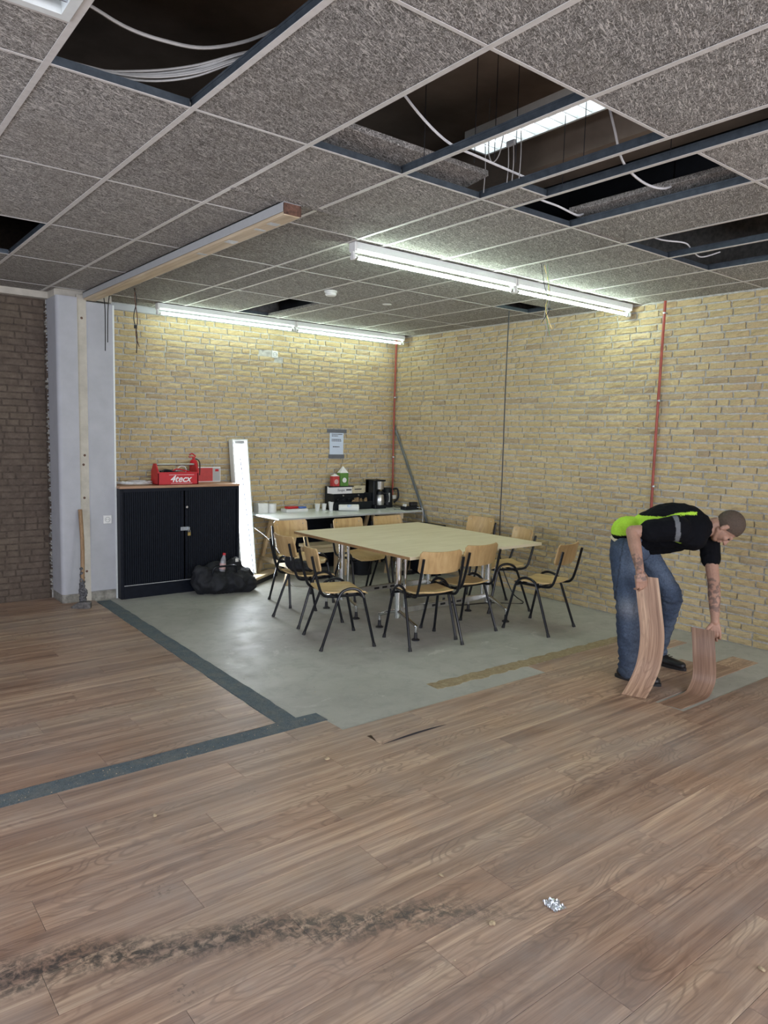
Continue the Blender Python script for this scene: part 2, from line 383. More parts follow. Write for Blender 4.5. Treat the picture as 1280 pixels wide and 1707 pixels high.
    def build(s, name, mats, parent=None, smooth=False, local=False, mods=None):
        if not isinstance(mats, (list, tuple)): mats = [mats]
        me = bpy.data.meshes.new(name)
        off = Vector((0, 0, 0))
        if parent is not None and not local: off = world_loc(parent)
        me.from_pydata([tuple(Vector(v) - off) for v in s.v], [], s.f); me.update()
        for mm in mats: me.materials.append(MAT[mm] if isinstance(mm, str) else mm)
        me.polygons.foreach_set('material_index', s.mi)
        if smooth:
            me.polygons.foreach_set('use_smooth', [True] * len(me.polygons))
            try: me.set_sharp_from_angle(angle=rad(40))
            except Exception: pass
        bm = bmesh.new(); bm.from_mesh(me); bmesh.ops.recalc_face_normals(bm, faces=bm.faces); bm.to_mesh(me); bm.free()
        o = bpy.data.objects.new(name, me); col.objects.link(o)
        if parent is not None: o.parent = parent
        return o
def world_loc(o):
    v = Vector((0, 0, 0))
    while o is not None: v += o.location; o = o.parent
    return v
def thing(name, label, cat, loc=(0, 0, 0), rz=0, group=None):
    o = bpy.data.objects.new(name, None); o.empty_display_size = 0.05; col.objects.link(o)
    o.location = loc; o.rotation_euler = (0, 0, rz); o['label'] = label; o['category'] = cat
    if group: o['group'] = group
    return o
def tag(o, label, cat, group=None):
    o['label'] = label; o['category'] = cat
    if group: o['group'] = group
    return o
def struct(o): o['kind'] = 'structure'; return o
def dup(src, label=None):
    c = src.copy(); col.objects.link(c)
    if label: c['label'] = label
    for ch in list(src.children):
        d = ch.copy(); col.objects.link(d); d.parent = c
        for g in list(ch.children):
            e = g.copy(); col.objects.link(e); e.parent = d
    return c
def rot2(p, a): return (p[0] * math.cos(a) - p[1] * math.sin(a), p[0] * math.sin(a) + p[1] * math.cos(a))

XR, YB_, ZC = 6.155, 7.61, 2.958
XL, YF, ZS = -3.0, -3.0, 3.60

# ------------------------------------------------------------------ floor
b = MB(); b.box(XL, XR + 0.2, YF, YB_ + 0.2, -0.15, 0.0)
floor = struct(b.build('floor', 'concrete'))
pm_cache = {}
PT = 0.004
def plank(x0, x1, y0, y1, z=0.0):
    g = 0.0007
    key = (round(x1 - x0, 3), round(y1 - y0, 3))
    if key not in pm_cache:
        lx, ly = (x1 - x0) / 2 - g, (y1 - y0) / 2 - g
        b = MB(); b.cbox(-lx, lx, -ly, ly, 0, PT, 0.0009)
        me_o = b.build('plank', 'plank'); pm_cache[key] = me_o.data; o = me_o
    else:
        o = bpy.data.objects.new('plank', pm_cache[key]); col.objects.link(o)
    o.location = ((x0 + x1) / 2, (y0 + y1) / 2, z); o.parent = floor; return o
far_planks = MB()
PW, PL = 0.20, 1.22
row_i = 0
def plank_row(y0, y1, xa, xb, seed, indiv=lambda a, b: True):
    st = xa - (seed * 0.377 % 1) * PL
    x = st
    while x < xb:
        a, c = max(x, xa), min(x + PL, xb)
        if c - a > 0.02:
            if indiv(a, c): plank(round(a, 3), round(c, 3), y0, y1)
            else: far_planks.box(a + .0007, c - .0007, y0 + .0007, y1 - .0007, 0.0, PT)
        x += PL
def vis(y0):
    def fn(a, c):
        if y0 < 0.4 or c < 0.0: return False
        return c * 0.9 + y0 > 1.6
    return fn
k = 0
y = 2.28
rows = []
while y > YF + 0.01:
    rows.append((y - PW, y)); y -= PW
for k, (a, c) in enumerate(rows): plank_row(a, c, XL, 5.98, k + 3, vis(a))
plank_row(2.28, 2.48, XL, 4.28, 31, vis(2.28))
for k, (ya, xe) in enumerate(((2.48, 5.74), (2.68, 5.32), (2.88, 5.22), (3.08, 5.36))):
    plank_row(ya, ya + 0.2, XL, xe, 40 + k, vis(ya))
plank_row(3.28, 3.45, XL, 2.35, 50, vis(3.2)); plank_row(3.28, 3.45, 4.16, 5.36, 52, vis(3.2))
yy = 3.585; k = 0
while yy < 7.6:
    plank_row(yy, min(yy + 0.2, 7.6), XL, 1.88 if yy > 7.2 else round(2.082 + (yy - 3.5) * 0.0225, 3), 60 + k, lambda a, c: c > 0.4)
    yy = round(yy + 0.2, 3); k += 1
fp = far_planks.build('distant_planks', 'plank_i', floor); fp['kind'] = 'stuff'
# second layer scraps on the screed near the wall
plank(5.48, 5.80, 3.10, 3.22)

# underlay strips with uneven cut edges
def strip(name, pa, pb, wa, matk, seg=40, z=0.004, jag=0.006, parent=floor):
    A, B = Vector(pa), Vector(pb); d = (B - A); n = Vector((-d.y, d.x)).normalized()
    vs = []; fs = []
    for i in range(seg + 1):
        t = i / seg; c = A + d * t
        for s_ in (-1, 1):
            q = c + n * s_ * (wa / 2 + R.uniform(-jag, jag)); vs.append((q.x, q.y, 0.0)); vs.append((q.x, q.y, z))
    for i in range(seg):
        a = i * 4; fs += [(a + 1, a + 3, a + 7, a + 5), (a, a + 1, a + 5, a + 4), (a + 2, a + 6, a + 7, a + 3), (a, a + 4, a + 6, a + 2)]
    fs += [(0, 2, 3, 1), (seg * 4, seg * 4 + 1, seg * 4 + 3, seg * 4 + 2)]
    b = MB(); b.add(vs, fs); return b.build(name, matk, parent)
strip('underlay_strip', (2.235, 7.20), (2.155, 3.56), 0.135, 'underlay', z=0.005)
strip('underlay_strip', (XL + 0.1, 3.515), (2.36, 3.515), 0.13, 'underlay', z=0.0055)
strip('glue_strip', (3.27, 3.525), (5.62, 3.50), 0.115, 'glue', seg=60, z=0.003, jag=0.012)

# lifted joint in the boards: raised lip whose black front face paints the shaded gap
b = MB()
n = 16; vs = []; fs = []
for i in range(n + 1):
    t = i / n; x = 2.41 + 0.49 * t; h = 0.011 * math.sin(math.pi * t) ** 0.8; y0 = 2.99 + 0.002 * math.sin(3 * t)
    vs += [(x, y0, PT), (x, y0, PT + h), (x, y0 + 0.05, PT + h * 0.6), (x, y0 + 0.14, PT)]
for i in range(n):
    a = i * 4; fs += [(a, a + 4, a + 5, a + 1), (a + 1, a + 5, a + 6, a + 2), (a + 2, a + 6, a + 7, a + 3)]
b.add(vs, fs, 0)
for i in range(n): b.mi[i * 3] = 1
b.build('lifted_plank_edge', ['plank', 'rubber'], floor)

# ------------------------------------------------------------------ brick walls
def brick_mesh(L, Hh, seed, depth=0.017, rough=0.0055):
    rg = random.Random(seed); nx, nz = (5, 3) if L > 0.15 else (3, 3)
    vs = []; fs = []
    for j in range(nz):
        for i in range(nx):
            x = -L / 2 + L * i / (nx - 1); z = -Hh / 2 + Hh * j / (nz - 1)
            edge = i in (0, nx - 1) or j in (0, nz - 1)
            yv = -(depth * (0.72 if edge else 1.0)) + rg.uniform(-rough, rough)
            if edge: x += rg.uniform(-0.003, 0.003); z += rg.uniform(-0.0028, 0.0028)
            vs.append((x, yv, z))
    base = len(vs); ring = [i for i in range(nx)] + [nx * (j + 1) - 1 for j in range(1, nz)] + [nx * nz - 1 - i for i in range(1, nx)] + [nx * j for j in range(nz - 2, 0, -1)]
    for q in ring: vs.append((vs[q][0], 0.012, vs[q][2]))
    for j in range(nz - 1):
        for i in range(nx - 1):
            a = j * nx + i; fs.append((a, a + 1, a + nx + 1, a + nx))
    m_ = len(ring)
    for i in range(m_): fs.append((ring[i], base + i, base + (i + 1) % m_, ring[(i + 1) % m_]))
    return vs, fs
COURSE = 0.0628
def brick_wall(wall, origin, ang, length, z1, matk, mat_far, score, depth=0.017, rough=0.0055, skip=lambda s, z: False, seed=1, zero=0.0):
    rg = random.Random(seed)
    variants = {}
    for L in (0.204, 0.096):
        variants[L] = []
        for q in range(8):
            vs, fs = brick_mesh(L, 0.0475, seed * 100 + q + int(L * 1000), depth, rough)
            b = MB(); b.add(vs, fs); o = b.build('brick', matk); variants[L].append((o.data, vs, fs)); bpy.data.objects.remove(o)
    cells = []
    nrow = int(z1 / COURSE + 0.12)
    for j in range(nrow):
        z = zero + (j + 0.5) * COURSE; s = 0.004; first = True
        while s < length - 0.03:
            L = 0.204 if rg.random() > 0.22 else 0.096
            k_ = rg.uniform(0.94, 1.05)
            if first: L = 0.204; k_ = rg.choice((0.48, 0.72, 0.98)) + rg.uniform(-.06, .06); first = False
            if s + L > length: k_ = (length - s) / L
            elif length - (s + L) < 0.05 and length - s < 0.25: k_ = (length - s) / L
            if not skip(s + L * k_ / 2, z): cells.append((s + L * k_ / 2, z, L, rg.randrange(8), k_))
            s += L * k_ + 0.0165
    ca, sa = math.cos(ang), math.sin(ang)
    def wp(s, z): return Vector((origin[0] + s * ca, origin[1] + s * sa, z))
    sc_ = sorted(range(len(cells)), key=lambda i: -score(wp(cells[i][0], cells[i][1]), cells[i][2]))
    near = set(i for i in sc_[:300] if score(wp(cells[i][0], cells[i][1]), cells[i][2]) > 0)
    rest = MB()
    for i, (s, z, L, q, k_) in enumerate(cells):
        me, vs, fs = variants[L][q]; p = wp(s, z); tw = rg.uniform(-0.006, 0.006)
        if i in near:
            o = bpy.data.objects.new('brick', me); col.objects.link(o); o.location = p; o.rotation_euler = (0, tw, ang); o.scale = (k_, 1, 1); o.parent = wall
        else:
            rest.add([(p.x + v[0] * k_ * ca - v[1] * sa, p.y + v[0] * k_ * sa + v[1] * ca, p.z + v[2]) for v in vs], fs)
    ro = rest.build('brickwork', mat_far, wall); ro['kind'] = 'stuff'
def in_view(p, margin=30):
    d = p - Vector((0, 0, 1.70)); z = d.dot(f)
    if z < 0.3: return None
    px, py = 640 + 1211.87 * d.dot(rr) / z, 853.5 - 1211.87 * d.dot(uu) / z
    if -margin < px < 1280 + margin and -margin < py < 1707: return z
    return None
def near_score(p, L):
    z = in_view(p)
    return (L / 0.2) / (z * z) if z else 0

b = MB(); b.box(XR, XR + 0.2, YF, YB_ + 0.2, 0, ZS)
wall_right = struct(b.build('wall_right', 'mortar'))
# right wall runs from the back corner towards the camera; its bricks face -X
brick_wall(wall_right, (XR, YB_), rad(-90), 6.6, ZC, 'brick', 'brick_i', near_score, seed=3)
b = MB(); b.box(1.86, XR, YB_, YB_ + 0.2, 0, ZS)
wall_back = struct(b.build('wall_back', 'mortar'))
def back_score(p, L):
    if p.z < 0.75 or (p.x < 3.7 and p.z < 1.12): return 0
    return near_score(p, L)
brick_wall(wall_back, (2.385, YB_), 0, XR - 2.385 - 0.012, ZC - 0.06, 'brick', 'brick_i', back_score, seed=5,
           skip=lambda s, z: abs(s + 2.385 - 4.355) < 0.10 and abs(z - 2.60) < 0.06)
b = MB(); b.box(XL - 0.2, 1.86, YB_, YB_ + 0.2, 0, ZS)
wall_bl = struct(b.build('wall_back_left', 'mortar_brown'))
brick_wall(wall_bl, (-0.4, YB_), 0, 2.24, ZC - 0.07, 'brown', 'brown_i', near_score, depth=0.003, rough=0.0010, seed=9)

# plain walls of the rest of the room, with window openings for the daylight
def wall_with_openings(name, axis, at, a0, a1, ops, thick):
    b = MB()
    def put(s0, s1, z0, z1):
        if s1 - s0 < 0.01 or z1 - z0 < 0.01: return
        if axis == 'x': b.box(s0, s1, min(at, at + thick), max(at, at + thick), z0, z1)
        else: b.box(min(at, at + thick), max(at, at + thick), s0, s1, z0, z1)
    cur = a0
    for (o0, o1, z0, z1) in ops:
        put(cur, o0, 0, ZS); put(o0, o1, 0, z0); put(o0, o1, z1, ZS); cur = o1
    put(cur, a1, 0, ZS)
    return struct(b.build(name, 'room_white'))
wall_front = wall_with_openings('wall_front', 'x', YF, XL, XR + 0.2, [(-1.6, 2.0, 0.95, 2.55), (3.1, 5.5, 0.95, 2.55)], -0.2)
wall_left = wall_with_openings('wall_left', 'y', XL, YF, YB_ + 0.2, [(1.0, 5.0, 0.95, 2.55)], -0.2)
wi = 0
for (ax, s0, s1, at) in (('x', -1.6, 2.0, YF - 0.1), ('x', 3.1, 5.5, YF - 0.1), ('y', 1.0, 5.0, XL - 0.1)):
    wi += 1; b = MB(); n_ = 3
    def bar(a0, a1, z0, z1):
        if ax == 'x': b.box(a0, a1, at - 0.03, at + 0.03, z0, z1)
        else: b.box(at - 0.03, at + 0.03, a0, a1, z0, z1)
    bar(s0, s1, 0.95, 1.01); bar(s0, s1, 2.49, 2.55)
    for i in range(n_ + 1):
        c = s0 + 0.03 + (s1 - s0 - 0.06) * i / n_; bar(c - 0.03, c + 0.03, 1.01, 2.49)
    struct(b.build('window_%d' % wi, 'white_metal'))

# ------------------------------------------------------------------ painted pillar
b = MB(); 
poly = [(1.865, 7.63), (1.865, 7.33)]
for i in range(9):
    a = math.pi + (math.pi / 2) * i / 8; poly.append((1.905 + 0.04 * math.cos(a), 7.30 + 0.04 * math.sin(a)))
poly += [(2.052, 7.26), (2.052, 7.63)]
b.prism(poly, 0.09, 2.905)
pillar = struct(b.build('wall_pillar', 'white_paint', smooth=True))
b = MB(); b.cbox(2.138, 2.384, 7.262, 7.63, 0.09, 2.88, 0.008); b.build('painted_face', 'white_paint', pillar)
b = MB(); b.box(2.050, 2.140, 7.272, 7.63, 0.0, 2.93); b.build('bare_plaster_strip', 'beige', pillar)
b = MB(); b.box(1.862, 2.386, 7.30, 7.63, 2.90, ZS); b.build('pillar_head', 'beige', pillar)
b = MB(); 
poly = [(1.872, 7.62), (1.872, 7.33)] + [(1.912 + 0.04 * math.cos(math.pi + (math.pi / 2) * i / 6), 7.31 + 0.04 * math.sin(math.pi + (math.pi / 2) * i / 6)) for i in range(7)] + [(2.05, 7.27), (2.05, 7.62)]
b.prism(poly, 0.0, 0.092); b.box(2.14, 2.38, 7.27, 7.62, 0, 0.092); struct(b.build('baseboard_pillar', 'skirt'))
# ragged mortar along the joint between pillar and brown wall
b = MB()
for i in range(90):
    z = 0.08 + i * 0.031 + R.uniform(-0.01, 0.01); s_ = R.uniform(0.004, 0.013)
    b.box(1.853 - s_, 1.864, 7.585 - s_, 7.612, z, z + R.uniform(0.008, 0.028), mi=R.choice((0, 1, 1)))
o = b.build('mortar_crumbs', ['skirt', 'mortar_brown'], pillar); o['kind'] = 'stuff'
for zz, xx in ((2.72, 2.095), (1.43, 2.10), (1.34, 2.088), (0.30, 2.10), (1.02, 2.09)):
    b = MB(); b.lathe([(0.0, -0.002), (0.011, -0.002), (0.012, 0.002), (0.007, 0.003), (0.0, -0.001)], seg=10, M=Matrix.Translation((xx, 7.272, zz)) @ Matrix.Rotation(rad(90), 4, 'X'))
    b.build('screw_hole', 'endgrain', pillar)
b = MB(); b.box(XL, 1.87, 7.52, 7.61, 2.90, 2.975); struct(b.build('trim_1', 'beige'))
b = MB(); b.box(2.39, XR, 7.588, 7.61, 2.888, 2.95); struct(b.build('trim_2', 'white_paint'))
# pale strip painting the fluorescent light on the pillar's right corner
b = MB(); b.box(2.376, 2.392, 7.252, 7.268, 0.0, 2.87); struct(b.build('corner_highlight', 'white_metal'))

# ------------------------------------------------------------------ ceiling
b = MB(); b.box(XL - 0.2, XR + 0.2, YF - 0.2, YB_ + 0.2, ZS, ZS + 0.2)
ceiling = struct(b.build('ceiling', 'slab'))
XLN = [-2.52, -1.98, -1.44, -0.90, -0.36, 0.18, 0.72, 1.259, 1.799, 2.338, 2.878, 3.107, 3.647, 4.187, 4.727, 5.267, 5.807]
YLN = [-2.557, -1.475, -0.392, 0.690, 1.773, 2.855, 3.9375, 5.02, 6.102, 7.185]
XC = [XL] + XLN + [XR]; YC = [YF] + YLN + [7.60]
open_cells = {(0.72, 1.773), (1.799, 1.773), (2.338, 1.773), (2.878, 1.773), (3.107, 1.773), (2.878, 0.690), (4.187, 1.773), (4.727, 1.773), (0.72, 5.02)}
tcache = {}
def tile(x0, x1, y0, y1, z=ZC + 0.002, rx=0, ry=0, name='ceiling_tile'):
    key = (round(x1 - x0, 3), round(y1 - y0, 3))
    if key not in tcache:
        b = MB(); hx, hy = (x1 - x0) / 2, (y1 - y0) / 2; b.cbox(-hx, hx, -hy, hy, 0, 0.025, 0.003)
        o = b.build(name, 'tile'); tcache[key] = o.data
    else: o = bpy.data.objects.new(name, tcache[key]); col.objects.link(o)
    o.location = ((x0 + x1) / 2, (y0 + y1) / 2, z); o.rotation_euler = (rx, ry, 0); o.parent = ceiling
    # slab sits at the origin so a plain parent keeps world coordinates
    return o
for i in range(len(XC) - 1):
    for j in range(len(YC) - 1):
        x0, x1, y0, y1 = XC[i], XC[i + 1], YC[j], YC[j + 1]
        if (x0, y0) in open_cells: continue
        if x0 == 0.18 and y0 == 1.773: tile(x0 + .005, x1 - .005, 2.545, y1 - .005); continue
        if x0 == 3.647 and y0 == 6.102: tile(4.03, x1 - .005, y0 + .005, y1 - .005); continue
        if x0 == 5.267 and y0 == 3.9375: tile(x0 + .005, x1 - .005, y0 + .005, 4.70); continue
        if x1 <= 2.4 and y1 == 7.60:
            if x0 < 1.8: tile(x0 + .005, min(x1 - .005, 1.86), y0 + .005, 7.515)
            continue
        tile(x0 + .004, x1 - .004, y0 + .004, y1 - .004)
tile(2.882, 3.103, 2.60, 2.851)
# rails: white flange below, steel web above
for x in XLN:
    b = MB(); b.box(x - 0.012, x + 0.012, YF, 7.50 if x < 2.3 else 7.588, ZC - 0.002, ZC + 0.0005, 0)
    b.box(x - 0.0015, x + 0.0015, YF, 7.50 if x < 2.3 else 7.588, ZC, ZC + 0.038, 1); b.box(x - 0.004, x + 0.004, YF, 7.50, ZC + 0.034, ZC + 0.042, 1)
    b.build('ceiling_rail', ['runner', 'runner_web'], ceiling)
for j, y in enumerate(YLN):
    for i in range(len(XC) - 1):
        if y in (0.690, 1.773) and XC[i] == 2.878: continue
        x0, x1 = XC[i] + 0.012, XC[i + 1] - 0.012
        if i == 0: x0 -= 0.012
        b = MB(); b.box(x0, x1, y - 0.0075, y + 0.0075, ZC - 0.0012, ZC + 0.0008, 0); b.box(x0, x1, y - 0.001, y + 0.001, ZC, ZC + 0.034, 1)
        b.build('cross_rail', ['runner', 'runner_web'], ceiling)
b = MB(); b.box(2.89, 3.095, 2.588, 2.602, ZC - 0.0012, ZC + 0.001, 0); b.box(2.89, 3.095, 2.590, 2.592, ZC, ZC + 0.034, 1); b.build('cross_rail', ['runner', 'runner_web'], ceiling)
b = MB(); b.box(0.19, 0.708, 2.525, 2.54, ZC - 0.0012, ZC + 0.001, 0); b.build('cross_rail', ['runner', 'runner_web'], ceiling)
# wall angles
b = MB(); b.box(XR - 0.022, XR - 0.001, 3.6, 7.588, ZC - 0.002, ZC + 0.001); struct(b.build('trim_4', 'runner'))
# tiles pushed up and lying over the grid
t = thing('loose_ceiling_tile', 'pushed-up wood-wool tile lying above the wide open bay in the ceiling', 'ceiling tile', (2.30, 3.20, ZC + 0.045), group='loose ceiling tiles above the grid')
b = MB(); b.cbox(-0.50, 0.56, -0.42, 0.42, 0.0, 0.03, 0.003, M=Matrix.Rotation(rad(-7), 4, 'X')); b.build('tile_board', 'tile', t, local=True)
t = thing('loose_ceiling_tile', 'pale loose wood-wool tile tipped up beside the narrow open bay by the right wall', 'ceiling tile', (3.86, 2.32, ZC + 0.045), group='loose ceiling tiles above the grid')
b = MB(); b.cbox(-0.24, 0.26, -0.55, 0.54, 0.0, 0.03, 0.003, M=Matrix.Rotation(rad(9), 4, 'Y')); b.build('tile_board', 'tile', t, local=True)
# hangers
for (x, y) in ((2.52, 2.55), (2.56, 2.46), (2.66, 2.42), (2.338, 2.7), (2.878, 2.2), (3.107, 1.9), (4.727, 2.1), (3.107, 2.5)):
    b = MB(); b.tube([(x, y, ZC + 0.02), (x, y, ZS)], 0.002, 5); b.build('hanger_wire', 'cable_black', ceiling)
# downstand beam and dark boards up in the void
b = MB(); b.box(3.45, 3.75, YF, 7.6, 3.28, ZS); b.build('downstand_beam', 'slab', ceiling)
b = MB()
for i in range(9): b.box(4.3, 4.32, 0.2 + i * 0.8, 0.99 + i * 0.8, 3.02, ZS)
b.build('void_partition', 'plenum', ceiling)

# ------------------------------------------------------------------ ceiling beam with timber packing
bt = thing('partition_head_rail', 'grey steel head rail with timber packing fixed to the ceiling from pillar', 'rail', (2.17, 5.4, 2.895))
b = MB(); b.box(2.106, 2.110, 3.60, 7.26, 2.90, 2.956); b.box(2.222, 2.226, 3.60, 7.26, 2.90, 2.956); b.box(2.106, 2.226, 3.60, 7.26, 2.950, 2.956)
b.build('steel_channel', 'plastic_g', bt)
b = MB(); b.cbox(2.116, 2.218, 3.60, 7.255, 2.885, 2.946, 0.003); o = b.build('timber_packing', 'pine_y', bt)
b = MB(); b.box(2.113, 2.221, 3.592, 3.600, 2.89, 2.948); b.build('end_grain', 'endgrain', bt)
for (y, w_) in ((3.78, .05), (3.95, .03), (4.3, .07), (4.75, .04)):
    b = MB(); b.box(2.135, 2.20, y, y + w_, 2.8835, 2.8855); b.build('screw_plate', 'plastic_g', bt)

# ------------------------------------------------------------------ fluorescent battens
def batten(x0, x1, y, label, glow='tube_glow', ztop=ZC - 0.003):
    t = thing('ceiling_light', label, 'ceiling light', ((x0 + x1) / 2, y, ztop), group='fluorescent batten lights on the ceiling')
    b = MB(); prof = [(-0.034, 0), (0.034, 0), (0.034, -0.045), (0.018, -0.055), (-0.018, -0.055), (-0.034, -0.045)]
    n_ = len(prof); vs = [(x0 + 0.004, y + p, ztop + q) for p, q in prof] + [(x1 - 0.004, y + p, ztop + q) for p, q in prof]
    b.add(vs, [tuple(range(n_)), tuple(reversed(range(n_, 2 * n_)))] + [(i, i + n_, (i + 1) % n_ + n_, (i + 1) % n_) for i in range(n_)]); b.build('housing', 'white_metal', t)
    for xe, s_ in ((x0, 1), (x1, -1)):
        b = MB(); xa, xb = (xe, xe + 0.022 * s_) if s_ > 0 else (xe - 0.022, xe)
        b.cbox(xa, xb, y - 0.036, y + 0.036, ztop - 0.06, ztop, 0.004); b.cbox(xa, xb, y - 0.014, y + 0.014, ztop - 0.085, ztop - 0.055, 0.004)
        b.cbox(xa, xb, y - 0.024, y + 0.024, ztop - 0.112, ztop - 0.078, 0.006); b.build('lamp_holder', 'plastic_w', t)
    b = MB(); b.tube([(x0 + 0.045, y, ztop - 0.092), (x1 - 0.045, y, ztop - 0.092)], 0.013, 12); b.build('fluorescent_tube', glow, t, smooth=True)
    for xe, s_ in ((x0 + 0.022, 1), (x1 - 0.022, -1)):
        b = MB(); b.tube([(xe, y, ztop - 0.092), (xe + 0.024 * s_, y, ztop - 0.092)], 0.0142, 12); b.build('tube_cap', 'silver', t, smooth=True)
batten(2.885, 4.475, 4.03, 'lit batten light nearest the camera, its bare end bracket over the table')
batten(4.480, 6.07, 4.03, 'lit batten light whose end meets the right wall above the worker')
batten(2.83, 4.44, 7.30, 'lit batten light along the back wall above the cabinet', 'back_tube_glow')
batten(4.445, 6.06, 7.30, 'lit batten light along the back wall ending in the room corner', 'back_tube_glow')

# troffer at top left, unlit
t = thing('recessed_light', 'unlit recessed louvre light in the ceiling, top left corner of the photo', 'ceiling light', (0.45, 1.9, ZC))
b = MB()
b.box(0.195, 0.225, 1.30, 2.52, ZC - 0.006, ZC + 0.06); b.box(0.675, 0.705, 1.30, 2.52, ZC - 0.006, ZC + 0.06); b.box(0.225, 0.675, 2.49, 2.52, ZC - 0.006, ZC + 0.06); b.box(0.225, 0.675, 1.30, 1.33, ZC - 0.006, ZC + 0.06)
b.build('frame', 'white_metal', t)
b = MB(); b.box(0.20, 0.70, 1.31, 2.51, ZC + 0.06, ZC + 0.065); b.build('reflector', 'louvre', t)
for i in range(9):
    b = MB(); yv = 1.42 + i * 0.125; b.box(0.225, 0.675, yv, yv + 0.006, ZC, ZC + 0.045, M=None); b.build('louvre_blade', 'louvre', t)
b = MB(); b.box(0.447, 0.453, 1.33, 2.49, ZC, ZC + 0.045); b.build('louvre_blade', 'louvre', t)
# lit lamp hanging in the void
t = thing('void_lamp', 'lit louvre lamp glowing inside the open ceiling void', 'ceiling light', (3.12, 2.68, 3.35))
b = MB(); b.box(3.03, 3.045, 2.20, 3.15, 3.34, 3.42); b.box(3.195, 3.21, 2.20, 3.15, 3.34, 3.42); b.box(3.045, 3.195, 2.20, 2.215, 3.34, 3.42); b.box(3.045, 3.195, 3.135, 3.15, 3.34, 3.42); b.box(3.03, 3.21, 2.20, 3.15, 3.42, 3.426); b.build('frame', 'white_metal', t)
b = MB(); b.box(3.05, 3.19, 2.22, 3.13, 3.38, 3.385); b.build('light_source', 'louvre_glow', t)
for i in range(9):
    b = MB(); b.box(3.045, 3.195, 2.31 + i * 0.092, 2.314 + i * 0.092, 3.345, 3.378); b.build('louvre_blade', 'white_metal', t)
for y in (2.3, 3.05):
    b = MB(); b.tube([(3.12, y, 3.426), (3.12, y, ZS)], 0.003, 6); b.build('suspension_wire', 'cable_grey', t)

# smoke detector and patch
t = thing('smoke_detector', 'round white smoke detector on the ceiling over the table', 'smoke detector', (3.73, 5.52, ZC))
b = MB(); b.lathe([(0.058, 0), (0.058, -0.012), (0.050, -0.016)], (3.73, 5.52, ZC), 28); b.build('base', 'plastic_w', t, smooth=True)
b = MB(); b.lathe([(0.048, -0.014), (0.050, -0.034), (0.040, -0.044), (0.0, -0.046)], (3.73, 5.52, ZC), 28); b.build('sensor_cap', 'plastic_w', t, smooth=True)
b = MB(); b.lathe([(0.045, 0), (0.045, -0.003), (0.0, -0.005)], (4.49, 5.67, ZC), 20)
tag(b.build('ceiling_blanking_plate', 'plastic_w', smooth=True), 'flat white blanking disc on the ceiling past the smoke detector', 'cover plate')

# ------------------------------------------------------------------ cables
def cable(name, pts, r, matk, label=None, cat='cable', parent=None, group=None, smooth=6, seg=6):
    b = MB(); b.tube(pts, r, seg, smooth=smooth); o = b.build(name, matk, parent, smooth=True)
    if label: tag(o, label, cat, group)
    return o
t = thing('cable_bundle', 'bundle of grey cables slung across the open ceiling bay at top left', 'cables', (1.0, 2.4, 3.06))
for i in range(9):
    j1, j2 = R.uniform(-.02, .02), R.uniform(-.03, .03)
    pts = [(0.60, 3.12, 3.10), (0.882 + j1 * .5, 2.96 + j1, 3.03), (1.053, 2.87 + j2, 3.012 + i * .003), (1.198, 2.72 + j2, 3.015 + i * .004), (1.323, 2.55 + j1, 3.05 + i * .003), (1.55, 2.40 + j2, 3.14)]
    cable('cable', pts, 0.0042, 'cable_grey', parent=t)
cable('loose_cable', [(0.70, 2.62, 3.09), (0.791, 2.59, 3.06), (0.91, 2.60, 3.04), (1.027, 2.58, 3.03), (1.168, 2.55, 3.04), (1.312, 2.49, 3.09), (1.434, 2.40, 3.16)], 0.006, 'cable_grey', 'single thick grey cable drooping over the top left bay', group='single cables in the ceiling void')
cable('loose_cable', [(1.95, 2.55, 3.30), (2.05, 2.50, 3.12), (2.30, 2.52, 3.015), (2.55, 2.55, 3.01), (2.95, 2.62, 3.03)], 0.006, 'cable_white', 'white cable sagging through the wide open ceiling bay', group='single cables in the ceiling void')
cable('loose_cable', [(2.946, 2.137, 3.25), (2.975, 2.11, 3.12), (3.083, 2.141, 3.03), (3.235, 2.183, 3.005), (3.447, 2.223, 3.005), (3.598, 2.213, 3.02), (3.748, 2.217, 3.10)], 0.006, 'cable_white', 'white cable curving through the narrow bays beside the void lamp', group='single cables in the ceiling void')
cable('loose_cable', [(3.20, 2.86, 3.10), (3.239, 2.77, 3.02), (3.389, 2.75, 3.005), (3.60, 2.78, 3.005), (3.70, 2.80, 3.04)], 0.006, 'cable_white', 'short white cable lying at the far corner of the narrow bay', group='single cables in the ceiling void')
cable('loose_cable', [(4.30, 2.90, 3.12), (4.431, 2.77, 3.02), (4.6, 2.673, 3.005), (4.775, 2.72, 3.005), (5.05, 2.80, 3.01), (5.20, 2.74, 3.06)], 0.005, 'cable_white', 'white cable in the open bays by the right wall', group='single cables in the ceiling void')
t = thing('void_cables', 'dark cables lying under the slab of the widest open bay', 'cables', (2.0, 2.3, 3.5))
for i in range(5): cable('cable', [(1.5, 2.9 - i * .03, 3.55), (2.2, 2.2 + i * .04, 3.50), (3.0, 1.6 + i * .05, 3.55)], 0.006, 'cable_grey', parent=t)
t = thing('hanging_wires', 'looped hanging wires with a connector below the void lamp', 'wires', (2.62, 2.5, 3.0))
for (x, y, z0, z1) in ((2.853, 2.81, 2.975, 3.22), (2.862, 2.656, 2.99, 3.17), (2.860, 2.62, 2.99, 3.17), (2.862, 2.575, 2.99, 3.22)):
    cable('wire', [(x, y, z1), (x + .006, y, (z0 + z1) / 2), (x, y, z0)], 0.0026, 'cable_grey', parent=t)
